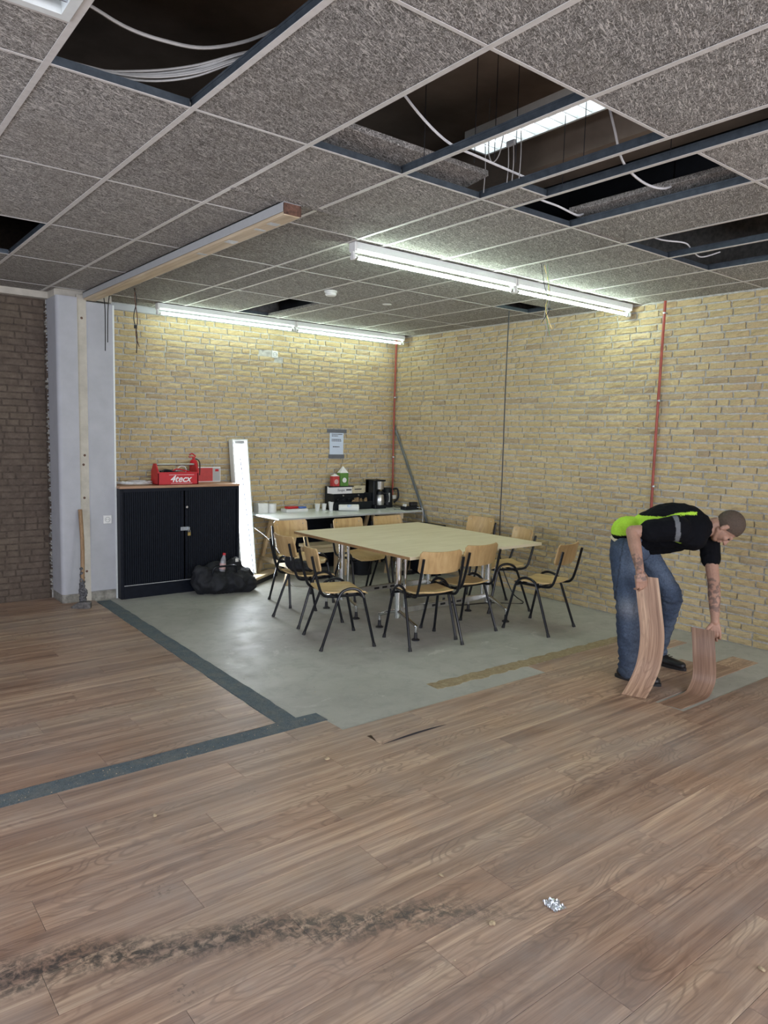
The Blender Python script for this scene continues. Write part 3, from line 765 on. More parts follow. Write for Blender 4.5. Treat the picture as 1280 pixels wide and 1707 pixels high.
cable('wire', [(2.717, 2.651, 3.20), (2.717, 2.651, 3.10), (2.735, 2.64, 3.055), (2.75, 2.61, 3.09), (2.76, 2.592, 3.20)], 0.0028, 'cable_grey', parent=t)
b = MB(); b.cbox(2.853, 2.873, 2.61, 2.665, 3.165, 3.19, 0.003); b.build('connector', 'plastic_g', t)
t = thing('hanging_wires', 'thin grey and green wires hanging in front of the batten by the right wall', 'wires', (4.33, 3.55, 2.75))
for i, (dx, L, mm) in enumerate(((0.0, .56, 'cable_grey'), (0.02, .50, 'green'), (0.04, .55, 'cable_grey'), (-0.02, .42, 'cable_black'), (0.03, .46, 'brass'))):
    cable('wire', [(4.26 + dx, 3.53 + i * .012, ZC), (4.28 + dx, 3.54, ZC - L * .4), (4.31 - dx, 3.54, ZC - L * .7), (4.28 + dx * 2.4, 3.53, ZC - L)], 0.0024, mm, parent=t)
t = thing('hanging_wires', 'two stiff dark wires hanging in front of the white pillar', 'wires', (2.31, 7.1, 2.7))
cable('wire', [(2.263, 7.16, 2.95), (2.272, 7.14, 2.80), (2.262, 7.12, 2.42)], 0.0045, 'cable_black', parent=t)
cable('wire', [(2.315, 7.14, 2.95), (2.298, 7.14, 2.80), (2.285, 7.12, 2.50)], 0.0045, 'cable_black', parent=t)
t = thing('hanging_wires', 'twisted dark wires with a connector hanging beside the cabinet batten', 'wires', (2.40, 6.7, 2.65))
cable('wire', [(2.39, 6.70, 2.957), (2.41, 6.69, 2.85), (2.385, 6.70, 2.7), (2.41, 6.69, 2.55), (2.40, 6.68, 2.38)], 0.004, 'cable_black', parent=t)
cable('wire', [(2.40, 6.70, 2.957), (2.395, 6.69, 2.85), (2.415, 6.69, 2.68), (2.40, 6.69, 2.55), (2.425, 6.68, 2.44)], 0.004, 'endgrain', parent=t)
b = MB(); b.cbox(2.385, 2.41, 6.68, 6.70, 2.60, 2.63, 0.003); b.build('connector', 'rubber', t)
cable('power_cable', [(5.55, 5.05, 2.957), (5.555, 5.06, 2.2), (5.55, 5.05, 1.4), (5.56, 5.06, 0.75), (5.62, 5.08, 0.42), (5.70, 4.98, 0.1), (5.72, 4.85, 0.006), (5.45, 5.05, 0.006), (5.1, 5.15, 0.006), (4.95, 5.3, 0.03)], 0.006, 'cable_black', 'long black power cable hanging from the ceiling behind the table')

# red conduits
def conduit(y, z0, z1, label):
    t = thing('conduit', label, 'pipe', (XR - 0.03, y, z0), group='red-brown conduits on the right wall')
    b = MB(); b.tube([(XR - 0.052, y, z0), (XR - 0.052, y + 0.01, (z0 + z1) / 2), (XR - 0.052, y, z1)], 0.0125, 10, smooth=8); b.build('pipe', 'red_pipe', t, smooth=True)
    z = z0 + 0.5
    while z < z1:
        b = MB(); b.tube([(XR - 0.052, y, z), (XR - 0.052, y, z + 0.014)], 0.0155, 10); b.box(XR - 0.05, XR, y - 0.006, y + 0.006, z, z + 0.014); b.build('clip', 'zinc', t); z += 0.78
    return t
conduit(3.69, 0.0, ZC - 0.004, 'red-brown conduit running down the right wall behind the worker')
t = conduit(7.49, 0.90, ZC - 0.004, 'red-brown conduit in the back corner behind the kettle')
b = MB(); b.cbox(XR - 0.07, XR - 0.012, 7.455, 7.525, 0.85, 0.90, 0.005); b.build('junction_box', 'plastic_w', t)
t = thing('steel_profile', 'galvanised steel profile leaning in the back corner of the room', 'steel profile', (6.06, 6.35, 0.0))
A = Vector((6.131, 7.52, 1.83)); B_ = Vector((6.131, 6.46, 0.012)); d_ = (A - B_).normalized(); n_ = d_.cross(Vector((1, 0, 0))).normalized(); s_ = d_.cross(n_)
b = MB()
for (p0, p1, q0, q1) in ((-.015, .015, -.0015, .0015), (-.015, -.012, 0, .015), (.012, .015, 0, .015)):
    vs = []
    for e in (B_, A):
        for pp, qq in ((p0, q0), (p1, q0), (p1, q1), (p0, q1)): vs.append(e + n_ * pp + s_ * qq)
    b.add(vs, ((0, 1, 2, 3), (7, 6, 5, 4), (0, 4, 5, 1), (1, 5, 6, 2), (2, 6, 7, 3), (3, 7, 4, 0)))
b.build('channel', 'zinc', t)

# sockets
def socket(name, c, label, nrm='-y', kid=True):
    t = thing(name, label, 'socket', c)
    x, y, z = c
    b = MB(); b.cbox(x - 0.041, x + 0.041, y - 0.012, y, z - 0.041, z + 0.041, 0.004); b.build('cover_plate', 'plastic_w', t)
    Mx = Matrix.Translation((x, y - 0.012, z)) @ Matrix.Rotation(rad(90), 4, 'X')
    b = MB(); b.lathe([(0.026, -0.002), (0.026, 0.004), (0.021, 0.004), (0.020, -0.001), (0.0, -0.001)], seg=20, M=Mx); b.build('socket_insert', 'plastic_g', t, smooth=True)
    for s_ in (-1, 1):
        b = MB(); b.lathe([(0.0035, -0.001), (0.0035, 0.002), (0.0, 0.002)], seg=8, M=Mx @ Matrix.Translation((s_ * 0.0095, 0, 0))); b.build('contact_hole', 'rubber', t)
socket('wall_socket', (2.30, 7.261, 0.80), 'white double-rimmed socket low on the white pillar')
socket('wall_socket', (4.355, 7.597, 2.60), 'small white socket high on the yellow brick back wall')

# ------------------------------------------------------------------ tambour cabinet
CX0, CX1, CY0, CY1, CH = 2.394, 3.685, 7.16, 7.59, 1.105
t = thing('tambour_cabinet', 'black steel tambour-door cabinet standing beside the white pillar', 'cabinet', ((CX0 + CX1) / 2, 7.38, 0))
b = MB(); b.cbox(CX0, CX0 + 0.03, CY0, CY1, 0, CH, 0.003); b.cbox(CX1 - 0.03, CX1, CY0, CY1, 0, CH, 0.003)
b.box(CX0 + 0.03, CX1 - 0.03, CY1 - 0.01, CY1, 0.0, CH); b.box(CX0 + 0.03, CX1 - 0.03, CY0, CY1 - 0.01, CH - 0.035, CH); b.box(CX0 + 0.03, CX1 - 0.03, CY0, CY1 - 0.01, 0.0, 0.13)
b.build('body', 'cab', t)
b = MB(); b.box(CX0 + 0.03, CX1 - 0.03, CY0 - 0.003, CY0, 0.131, 0.137); b.build('bottom_track', 'plastic_g', t)
b = MB(); b.cbox(CX0 - 0.004, CX1 + 0.006, CY0 - 0.006, CY1 + 0.004, CH, CH + 0.025, 0.003, mi=0); b.build('top_board', 'cab_top', t)
xm = 3.055
for (xa, xb) in ((CX0 + 0.032, xm - 0.012), (xm + 0.012, CX1 - 0.032)):
    b = MB(); n_ = int((xb - xa) / 0.022); vs = []; fs = []
    for i in range(n_ * 2 + 1):
        x = xa + (xb - xa) * i / (n_ * 2); yv = CY0 + (0.016 if i % 2 == 0 else 0.010)
        vs += [(x, yv, 0.137), (x, yv, CH - 0.035)]
    for i in range(n_ * 2): fs.append((i * 2, i * 2 + 2, i * 2 + 3, i * 2 + 1))
    b.add(vs, fs); d = b.build('tambour_door', 'cab_door', t)
    xh = xb - 0.012 if xa < xm - 0.3 else xa + 0.0
    b = MB(); b.cbox(xh - 0.002, xh + 0.016, CY0 - 0.002, CY0 + 0.014, 0.14, CH - 0.037, 0.002); b.build('handle_rail', 'cab', d)
b = MB(); b.lathe([(0.012, -0.004), (0.012, 0.010), (0.0, 0.010)], seg=14, M=Matrix.Translation((xm + 0.025, CY0, 0.90)) @ Matrix.Rotation(rad(90), 4, 'X')); b.build('lock_cylinder', 'silver', t)
b = MB(); b.cbox(xm - 0.045, xm + 0.050, CY0 - 0.010, CY0 - 0.001, 0.655, 0.695, 0.002); b.cbox(xm + 0.026, xm + 0.052, CY0 - 0.022, CY0 - 0.008, 0.662, 0.690, 0.003); b.build('hasp', 'zinc', t)
lk = thing('padlock', 'small brass padlock hanging on the black cabinet hasp', 'padlock', (xm + 0.043, CY0 - 0.018, 0.61))
b = MB(); b.cbox(xm + 0.028, xm + 0.058, CY0 - 0.026, CY0 - 0.012, 0.60, 0.638, 0.003); b.build('lock_body', 'brass', lk)
b = MB(); b.tube([(xm + 0.034, CY0 - 0.019, 0.636), (xm + 0.034, CY0 - 0.019, 0.655), (xm + 0.043, CY0 - 0.019, 0.664), (xm + 0.052, CY0 - 0.019, 0.655), (xm + 0.052, CY0 - 0.019, 0.636)], 0.0028, 6, smooth=4); b.build('shackle', 'silver', lk)

# text helper: font curve turned into a mesh
def text_mesh(txt, size, matk, M, parent, name='lettering', shear=0.0, depth=0.0006, bold=0.0):
    cu = bpy.data.curves.new('t', 'FONT'); cu.body = txt; cu.size = size; cu.shear = shear; cu.extrude = depth; cu.offset = bold
    cu.align_x = 'CENTER'; cu.align_y = 'CENTER'; cu.resolution_u = 3
    o = bpy.data.objects.new('t', cu); col.objects.link(o)
    dg = bpy.context.evaluated_depsgraph_get(); me = bpy.data.meshes.new_from_object(o.evaluated_get(dg))
    bpy.data.objects.remove(o); me.transform(Matrix.Translation(-world_loc(parent)) @ M)
    me.materials.clear(); me.materials.append(MAT[matk])
    q = bpy.data.objects.new(name, me); col.objects.link(q); q.parent = parent; return q

# ------------------------------------------------------------------ things on the cabinet
ZT = CH + 0.0255
t = thing('toolbox', 'open red plastic toolbox with white lettering on top of the cabinet', 'toolbox', (3.03, 7.30, ZT))
x0, x1, y0, y1 = 2.795, 3.235, 7.215, 7.395
b = MB()
b.cbox(x0, x1, y0, y0 + 0.006, ZT, ZT + 0.125, 0.002); b.cbox(x0, x1, y1 - 0.006, y1, ZT, ZT + 0.125, 0.002); b.box(x0, x1, y0, y1, ZT, ZT + 0.006)
for xe in (x0, x1 - 0.012):
    poly = [(y0, 0.0), (y1, 0.0), (y1, 0.135), ((y0 + y1) / 2 + 0.03, 0.215), ((y0 + y1) / 2 - 0.03, 0.215), (y0, 0.135)]
    vs = [(xe, p, ZT + q) for p, q in poly] + [(xe + 0.012, p, ZT + q) for p, q in poly]; n_ = 6
    b.add(vs, [tuple(range(n_)), tuple(reversed(range(n_, 12)))] + [(i, (i + 1) % n_, (i + 1) % n_ + n_, i + n_) for i in range(n_)])
b.cbox(x0 - 0.006, x1 + 0.006, y0 - 0.006, y0 + 0.008, ZT + 0.118, ZT + 0.130, 0.002)
b.build('tray', 'red', t)
b = MB(); b.tube([(x0 + 0.012, 7.305, ZT + 0.205), (x1 - 0.012, 7.305, ZT + 0.205)], 0.011, 12); b.build('handle_bar', 'silver', t, smooth=True)
Mt = Matrix.Translation((3.035, y0 - 0.0012, ZT + 0.058)) @ Matrix.Rotation(rad(90), 4, 'X')
text_mesh('4tecx', 0.098, 'white_print', Mt, t, shear=0.35, bold=0.0018)
b = MB(); b.box(2.915, 3.185, y0 - 0.0015, y0 - 0.0005, ZT + 0.100, ZT + 0.103); b.box(2.935, 3.165, y0 - 0.0015, y0 - 0.0005, ZT + 0.012, ZT + 0.015); b.build('printed_line', 'white_print', t)
tl = [('pliers', 'red-handled pliers lying in the red toolbox', 'pliers', 'red', [(2.93, 7.27, ZT + .10), (3.02, 7.29, ZT + .155), (3.12, 7.28, ZT + .14), (3.19, 7.27, ZT + .12)], 0.007),
      ('coiled_cable', 'pale coil of wire in the red toolbox', 'cable', 'cable_white', [(3.03, 7.34, ZT + .11), (3.07, 7.33, ZT + .175), (3.12, 7.33, ZT + .185), (3.15, 7.33, ZT + .15), (3.13, 7.32, ZT + .10)], 0.005),
      ('screwdriver', 'black screwdriver lying in the red toolbox', 'screwdriver', 'rubber', [(2.84, 7.25, ZT + .12), (2.90, 7.29, ZT + .15), (2.97, 7.30, ZT + .14)], 0.010),
      ('knife', 'dark utility knife lying in the red toolbox', 'knife', 'bin', [(2.86, 7.33, ZT + .13), (2.95, 7.28, ZT + .135), (3.06, 7.25, ZT + .12)], 0.009),
      ('wrench', 'steel wrench lying in the red toolbox', 'wrench', 'silver', [(2.88, 7.35, ZT + .10), (3.0, 7.34, ZT + .15), (3.05, 7.35, ZT + .13)], 0.006)]
for nm, lb, ct, mk, pts, rd in tl:
    pts = [(p[0], p[1], max(p[2], ZT + 0.03)) for p in pts]; cable(nm, pts, rd, mk, lb, ct)
b = MB(); b.cbox(x0 + 0.02, x1 - 0.02, y0 + 0.015, y1 - 0.015, ZT + 0.007, ZT + 0.09, 0.01); tag(b.build('tool_pouch', 'bin'), 'black tool pouch filling the bottom of the red toolbox', 'pouch')

t = thing('fire_extinguisher', 'small red fire extinguisher standing behind the red toolbox', 'extinguisher', (3.29, 7.46, ZT))
b = MB(); b.lathe([(0.0, 0), (0.042, 0.0), (0.046, 0.01), (0.046, 0.20), (0.036, 0.235), (0.018, 0.25), (0.0, 0.25)], (3.29, 7.46, ZT), 24); b.build('cylinder', 'red', t, smooth=True)
b = MB(); b.cbox(3.278, 3.302, 7.448, 7.472, ZT + 0.247, ZT + 0.275, 0.003); b.cbox(3.235, 3.31, 7.45, 7.47, ZT + 0.272, ZT + 0.282, 0.002, M=None); b.build('valve', 'red', t)
b = MB(); b.tube([(3.24, 7.455, ZT + 0.30), (3.27, 7.455, ZT + 0.315), (3.31, 7.455, ZT + 0.285)], 0.007, 8); b.build('lever', 'red', t)
b = MB(); b.tube([(3.30, 7.44, ZT + 0.26), (3.345, 7.43, ZT + 0.22), (3.342, 7.425, ZT + 0.08)], 0.006, 8, smooth=5); b.build('hose', 'rubber', t, smooth=True)
t = thing('blade_box', 'flat red and grey cardboard box standing against the wall on the cabinet', 'box', (3.46, 7.52, ZT))
b = MB(); b.cbox(3.35, 3.625, 7.50, 7.535, ZT, ZT + 0.165, 0.002); b.build('carton', 'white_print', t)
b = MB(); b.box(3.352, 3.53, 7.498, 7.4995, ZT + 0.008, ZT + 0.155); b.build('red_print', 'card_red', t)
b = MB(); b.box(3.532, 3.618, 7.498, 7.4995, ZT + 0.008, ZT + 0.155); b.build('grey_print', 'plastic_g', t)
b = MB(); b.box(3.56, 3.60, 7.4965, 7.498, ZT + 0.115, ZT + 0.14); b.build('orange_mark', 'red', t)
t = thing('cable_pile', 'untidy coil of white extension cable on the cabinet left of the toolbox', 'cable', (2.60, 7.36, ZT))
for q in range(5):
    pts = []; ph = R.uniform(0, 6)
    for i in range(15):
        a = ph + i * 0.75; pts.append((2.60 + (0.12 + R.uniform(-.03, .04)) * math.cos(a) * 1.25, 7.36 + (0.09 + R.uniform(-.03, .03)) * math.sin(a), ZT + 0.006 + R.uniform(0, 0.03)))
    cable('cable_loop', pts, 0.0034, 'cable_white', parent=t, smooth=4)

# ------------------------------------------------------------------ leaning luminaire
t = thing('leaning_light_panel', 'glowing white strip luminaire leaning upright between cabinet and desk', 'light panel', (3.86, 7.30, 0.085))
A0 = Vector((3.862, 7.30, 0.085)); A1 = Vector((3.850, 7.51, 1.605))
ax = (A1 - A0); L_ = ax.length; ez = ax.normalized(); ex = Vector((1, 0.0, 0)); ex = (ex - ez * ex.dot(ez)).normalized(); ey = ez.cross(ex)
ML = Matrix((ex, ey, ez)).transposed().to_4x4(); ML.translation = A0
b = MB(); b.cbox(-0.098, -0.082, -0.035, 0.055, 0, L_, 0.002, M=ML); b.cbox(0.082, 0.098, -0.035, 0.055, 0, L_, 0.002, M=ML); b.cbox(-0.082, 0.082, -0.035, 0.055, L_ - 0.018, L_, 0.002, M=ML); b.cbox(-0.082, 0.082, -0.035, 0.055, 0, 0.018, 0.002, M=ML); b.box(-0.082, 0.082, 0.045, 0.052, 0.018, L_ - 0.018, M=ML)
b.build('frame', 'white_metal', t)
b = MB(); b.box(-0.060, 0.060, -0.004, 0.004, 0.03, L_ - 0.06, M=ML); b.build('glowing_diffuser', 'panel_glow', t)
b = MB(); b.box(-0.060, 0.060, -0.020, -0.006, L_ - 0.055, L_ - 0.018, M=ML); b.build('end_plate', 'plastic_g', t)
cable('leaning_rod', [(3.815, 7.40, 1.40), (3.895, 7.215, 0.09)], 0.008, 'zinc', 'thin grey rod leaning across the glowing panel', 'rod', smooth=0)
t = thing('timber_batten', 'short timber batten on a dark rail lying on the floor under the glowing panel', 'timber', (4.0, 7.25, 0))
Mb = Matrix.Translation((4.02, 7.26, 0)) @ Matrix.Rotation(rad(36), 4, 'Z')
b = MB(); b.cbox(-0.33, 0.33, -0.05, 0.05, 0.0, 0.052, 0.003, M=Mb); b.build('dark_rail', 'bin', t)
b = MB(); b.cbox(-0.33, 0.33, -0.055, 0.055, 0.053, 0.083, 0.003, M=Mb); b.build('timber', 'pine_x', t)
cable('lamp_cord', [(3.92, 7.25, 0.62), (4.0, 7.05, 0.50), (4.06, 6.84, 0.30), (4.08, 6.76, 0.10), (4.15, 6.72, 0.008), (4.4, 6.70, 0.008)], 0.004, 'cable_white', 'white cord running from the glowing panel to the floor')

# ------------------------------------------------------------------ white desk on trestles
DX0, DX1, DY0, DY1, DZ = 3.99, 6.075, 6.835, 7.58, 0.76
t = thing('trestle_desk_top', 'long white tabletop on trestles along the back wall', 'desk', ((DX0 + DX1) / 2, 7.2, DZ - 0.022))
b = MB(); b.cbox(DX0, DX1, DY0, DY1, DZ - 0.020, DZ, 0.002); b.build('board', 'desk_white', t)
b = MB(); b.box(DX0 + .001, DX1 - .001, DY0 - 0.0015, DY0 - 0.0002, DZ - 0.018, DZ - 0.002); b.build('edge_band', 'plastic_g', t)
def trestle(x, label, group='wooden trestles under the white desk'):
    t = thing('trestle', label, 'trestle', (x, 7.2, 0), group=group)
    b = MB(); b.cbox(x - 0.025, x + 0.025, 6.86, 7.56, 0.665, 0.738, 0.003); b.build('top_beam', 'pine_y', t)
    for yv in (6.93, 7.48):
        for s_ in (-1, 1):
            b = MB(); zt, zb = 0.70, 0.0; xt, xb = x + s_ * 0.03, x + s_ * 0.20
            yo = 0.05 if yv > 7.2 else -0.05
            vs = [(xb - .019, yv + yo, 0), (xb + .019, yv + yo, 0), (xb + .019, yv + yo + .04, 0), (xb - .019, yv + yo + .04, 0), (xt - .019, yv, zt), (xt + .019, yv, zt), (xt + .019, yv + .04, zt), (xt - .019, yv + .04, zt)]
            b.add(vs, ((0, 3, 2, 1), (4, 5, 6, 7), (0, 1, 5, 4), (1, 2, 6, 5), (2, 3, 7, 6), (3, 0, 4, 7))); b.build('leg', 'pine', t)
    for s_ in (-1, 1):
        b = MB(); xx = x + s_ * 0.155; b.box(xx - 0.012, xx + 0.012, 6.90, 7.55, 0.19, 0.24); b.build('brace', 'pine_y', t)
    return t
trestle(4.32, 'wooden trestle under the left end of the white desk')
trestle(5.75, 'wooden trestle under the right end of the white desk')
# dark board standing behind the trestles, low bench, bin
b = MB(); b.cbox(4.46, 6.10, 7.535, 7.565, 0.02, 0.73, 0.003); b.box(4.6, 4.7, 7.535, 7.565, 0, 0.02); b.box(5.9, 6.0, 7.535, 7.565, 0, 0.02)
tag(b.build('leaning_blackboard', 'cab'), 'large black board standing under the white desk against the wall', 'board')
t = thing('low_bench', 'low wooden crate bench under the white desk', 'bench', (4.75, 7.15, 0))
b = MB(); b.cbox(4.52, 5.08, 7.02, 7.28, 0.36, 0.395, 0.003); b.build('seat_board', 'pine_x', t)
for xx in (4.54, 5.02):
    for yv in (7.03, 7.23): b = MB(); b.cbox(xx, xx + 0.04, yv, yv + 0.04, 0, 0.36, 0.002); b.build('leg', 'pine', t)
b = MB(); b.cbox(4.53, 5.07, 7.035, 7.05, 0.30, 0.36, 0.002); b.build('apron', 'pine_x', t)
b = MB(); b.lathe([(0.0, 0), (0.115, 0), (0.13, 0.28), (0.135, 0.285), (0.125, 0.285), (0.11, 0.02), (0, 0.02)], (5.27, 7.02, 0), 20); tag(b.build('waste_bin', 'bin', smooth=True), 'dark plastic waste bin on the floor under the white desk', 'bin')
pts = []
for i in range(40): a = i * 0.7; pts.append((5.72 + 0.16 * math.cos(a) + R.uniform(-.03, .03), 6.72 + 0.07 * math.sin(a) + R.uniform(-.02, .02), 0.006 + R.uniform(0, .02)))
cable('cable_tangle', pts, 0.005, 'cable_black', 'tangle of black cables on the floor behind the table', 'cables', smooth=3)
t = thing('low_cabinet', 'low black cabinet against the right wall behind the table', 'cabinet', (5.94, 6.6, 0))
b = MB(); b.cbox(5.84, 6.06, 6.41, 6.78, 0.04, 0.60, 0.004); b.box(5.86, 6.04, 6.43, 6.76, 0.0, 0.04); b.build('body', 'cab', t)
b = MB(); b.cbox(5.83, 6.07, 6.40, 6.79, 0.60, 0.62, 0.004); b.build('top', 'bin', t)

# things on the desk
D = DZ
def lath(name, label, cat, c, prof, matk, seg=18, group=None):
    b = MB(); b.lathe(prof, c, seg); return tag(b.build(name, matk, smooth=True), label, cat, group)
t = thing('carton', 'open white box standing on the left end of the white desk', 'box', (4.12, 7.45, D))
b = MB(); b.cbox(4.055, 4.175, 7.40, 7.52, D, D + 0.115, 0.003); b.build('box_body', 'plastic_w', t)
b = MB(); b.box(4.05, 4.055, 7.40, 7.52, D + 0.0, D + 0.118); b.build('flap', 'plastic_w', t)
lath('paper_roll', 'white paper roll standing beside the white box on the desk', 'paper roll', (4.245, 7.44, D), [(0.018, 0), (0.055, 0), (0.055, 0.105), (0.018, 0.105), (0.018, 0.002)], 'plastic_w')
t = thing('snack_packet', 'white tray with red and blue wrapped snacks on the white desk', 'packet', (4.55, 7.42, D))
b = MB(); b.cbox(4.40, 4.70, 7.36, 7.50, D, D + 0.035, 0.004); b.build('tray', 'plastic_w', t)
b = MB(); b.cbox(4.43, 4.58, 7.38, 7.47, D + 0.036, D + 0.062, 0.010); b.build('red_wrapper', 'red', t)
b = MB(); b.cbox(4.585, 4.69, 7.37, 7.46, D + 0.036, D + 0.058, 0.010); b.build('blue_wrapper', 'blue', t)
cup_p = [(0.0, 0), (0.024, 0), (0.034, 0.085), (0.036, 0.088), (0.032, 0.088), (0.022, 0.004), (0.0, 0.004)]
t = thing('cup_of_sticks', 'white paper cup full of wooden stir sticks on the white desk', 'cup', (4.83, 7.36, D), group='white paper cups on the desk')
b = MB(); b.lathe(cup_p, (4.83, 7.36, D), 18); b.build('cup', 'plastic_w', t, smooth=True)
for i in range(7):
    a = i * 0.9; b = MB(); b.tube([(4.83 + .012 * math.cos(a), 7.36 + .012 * math.sin(a), D + 0.012), (4.83 + .030 * math.cos(a), 7.36 + .030 * math.sin(a), D + 0.125)], 0.0025, 4); b.build('stir_stick', 'stick', t)
lath('paper_cup', 'smaller white paper cup between the stick cup and the tall cups', 'cup', (4.925, 7.36, D), [(q * 0.92, z * 0.95) for q, z in cup_p], 'plastic_w', group='white paper cups on the desk')
lath('paper_cup', 'tall stack of white paper cups beside the plastic-wrapped roll', 'cup', (5.01, 7.33, D), cup_p[:2] + [(0.034, 0.085), (0.036, 0.10), (0.036, 0.106), (0.032, 0.106), (0.024, 0.02), (0, 0.02)], 'plastic_w', group='white paper cups on the desk')
t = thing('wrapped_cup_sleeve', 'clear-wrapped sleeve of cups lying on the white desk', 'cups', (5.17, 7.15, D))
Ms = Matrix.Translation((5.06, 7.24, D + 0.042)) @ Matrix.Rotation(rad(-32), 4, 'Z') @ Matrix.Rotation(rad(90), 4, 'Y')
b = MB(); b.lathe([(0.0, 0), (0.034, 0.0), (0.038, 0.02), (0.041, 0.24), (0.036, 0.245), (0.0, 0.235)], seg=18, M=Ms); b.build('sleeve', 'plastic_w', t, smooth=True)
b = MB(); b.lathe([(0.0, 0.247), (0.022, 0.247), (0.022, 0.2485), (0, 0.2485)], seg=16, M=Ms); b.build('end_disc', 'plastic_g', t)
b = MB(); b.cbox(5.13, 5.18, 7.135, 7.165, D + 0.05, D + 0.081, 0.003, M=None); b.build('blue_label', 'paper', t)

t = thing('sachet_rack', 'black sachet rack with white printed header cards on the white desk', 'rack', (5.30, 7.36, D))
b = MB(); b.box(5.02, 5.60, 7.44, 7.455, D, D + 0.26); b.box(5.02, 5.035, 7.30, 7.44, D, D + 0.20); b.box(5.585, 5.60, 7.30, 7.44, D, D + 0.20)
b.cbox(5.02, 5.60, 7.28, 7.44, D, D + 0.02, 0.003)
vs = [(5.02, 7.28, D + 0.02), (5.60, 7.28, D + 0.02), (5.60, 7.25, D + 0.10), (5.02, 7.25, D + 0.10), (5.02, 7.29, D + 0.02), (5.60, 7.29, D + 0.02), (5.60, 7.26, D + 0.10), (5.02, 7.26, D + 0.10)]
b.add(vs, ((0, 1, 2, 3), (7, 6, 5, 4), (0, 4, 5, 1), (3, 2, 6, 7), (0, 3, 7, 4), (1, 5, 6, 2))); b.build('rack_body', 'bin', t)
b = MB(); b.box(5.022, 5.39, 7.425, 7.439, D + 0.19, D + 0.285); hc = b.build('header_card', 'white_print', t)
b = MB(); b.box(5.395, 5.60, 7.425, 7.439, D + 0.19, D + 0.285); b.build('header_card', 'cream', t)
text_mesh('Soupe', 0.045, 'dark_print', Matrix.Translation((5.22, 7.4245, D + 0.235)) @ Matrix.Rotation(rad(90), 4, 'X'), t, shear=0.2)
b = MB(); b.box(5.30, 5.38, 7.4235, 7.4245, D + 0.228, D + 0.245); b.box(5.43, 5.54, 7.4235, 7.4245, D + 0.235, D + 0.247); b.build('printed_mark', 'dark_print', t)
for xx in (5.10, 5.26, 5.50):
    b = MB(); b.lathe([(0.0, 0), (0.010, 0), (0.010, 0.012), (0.0, 0.012)], seg=10, M=Matrix.Translation((xx, 7.438, D + 0.165)) @ Matrix.Rotation(rad(90), 4, 'X')); b.build('clip', 'silver', t)
for i in range(16):
    xx = 5.05 + i * 0.034; b = MB(); Mx = Matrix.Translation((xx, 7.33, D + 0.022)) @ Matrix.Rotation(R.uniform(-.5, .5), 4, 'Y') @ Matrix.Rotation(R.uniform(-.2, .2), 4, 'X')
    b.box(-0.016, 0.016, -0.003, 0.003, 0.0, R.uniform(0.09, 0.125), M=Mx); tag(b.build('sachet', 'mug' if i > 7 else 'bin'), ('brown sachet in the right half of the black rack' if i > 7 else 'dark sachet in the left half of the black rack'), 'sachet', 'brown sachets in the black rack' if i > 7 else 'dark sachets in the black rack')
ZR = D + 0.286
def carton(x0, x1, y0, y1, z, h, mats, label, peak=True):
    t = thing('drink_carton', label, 'carton', ((x0 + x1) / 2, (y0 + y1) / 2, z), group='printed cartons on the sachet rack')
    b = MB(); b.cbox(x0, x1, y0, y1, z, z + h, 0.002); b.build('carton_body', mats[0], t)
    b = MB(); xm_, ym = (x0 + x1) / 2, (y0 + y1) / 2
    b.add([(x0, y0, z + h), (x1, y0, z + h), (x1, y1, z + h), (x0, y1, z + h), (xm_, ym, z + h + 0.085)] if peak else [(x0, y0, z + h), (x1, y0, z + h), (x1, y1, z + h), (x0, y1, z + h), (xm_, ym, z + h + 0.03)], ((0, 1, 4), (1, 2, 4), (2, 3, 4), (3, 0, 4), (3, 2, 1, 0))); b.build('folded_top', 'white_print', t)
    b = MB(); b.lathe([(0.0, 0.0), (0.032, 0.0), (0.030, 0.001), (0, 0.001)], seg=12, M=Matrix.Translation((xm_, y0 - 0.0005, z + h * 0.45)) @ Matrix.Rotation(rad(90), 4, 'X')); b.build('round_print', mats[1], t)
b = MB(); b.box(5.03, 5.40, 7.40, 7.50, D + 0.275, D + 0.285); b.box(5.03, 5.06, 7.456, 7.50, D, D + 0.275); b.box(5.37, 5.40, 7.456, 7.50, D, D + 0.275); rk = [o for o in col.objects if o.name == 'sachet_rack'][0]; b.build('rack_shelf', 'bin', rk)
carton(5.09, 5.185, 7.41, 7.48, ZR, 0.125, ('card_red', 'pinkish'), 'small red and white drink carton standing on the sachet rack', False)
carton(5.20, 5.32, 7.41, 7.49, ZR, 0.165, ('green', 'white_print'), 'tall green drink carton with pointed white top on the sachet rack')
t = thing('coffee_maker', 'black coffee maker with steel thermos jug on the white desk', 'coffee maker', (5.70, 7.32, D))
b = MB(); b.cbox(5.61, 5.79, 7.22, 7.44, D, D + 0.045, 0.008); b.cbox(5.61, 5.66, 7.26, 7.44, D + 0.045, D + 0.36, 0.008); b.cbox(5.61, 5.79, 7.36, 7.44, D + 0.045, D + 0.36, 0.008); b.cbox(5.61, 5.79, 7.24, 7.44, D + 0.345, D + 0.365, 0.006); b.build('body', 'bin', t)
b = MB(); b.lathe([(0.0, 0.245), (0.052, 0.245), (0.060, 0.345), (0.0, 0.345)], (5.725, 7.29, D), 20); b.build('filter_holder', 'silver', t, smooth=True)
b = MB(); b.lathe([(0.0, 0.045), (0.055, 0.046), (0.062, 0.09), (0.055, 0.165), (0.045, 0.18)], (5.725, 7.285, D), 20); j = b.build('thermos_jug', 'silver', t, smooth=True)
b = MB(); b.lathe([(0.047, 0.178), (0.047, 0.205), (0.035, 0.222), (0.0, 0.222)], (5.725, 7.285, D), 18); b.build('lid', 'bin', j, smooth=True)
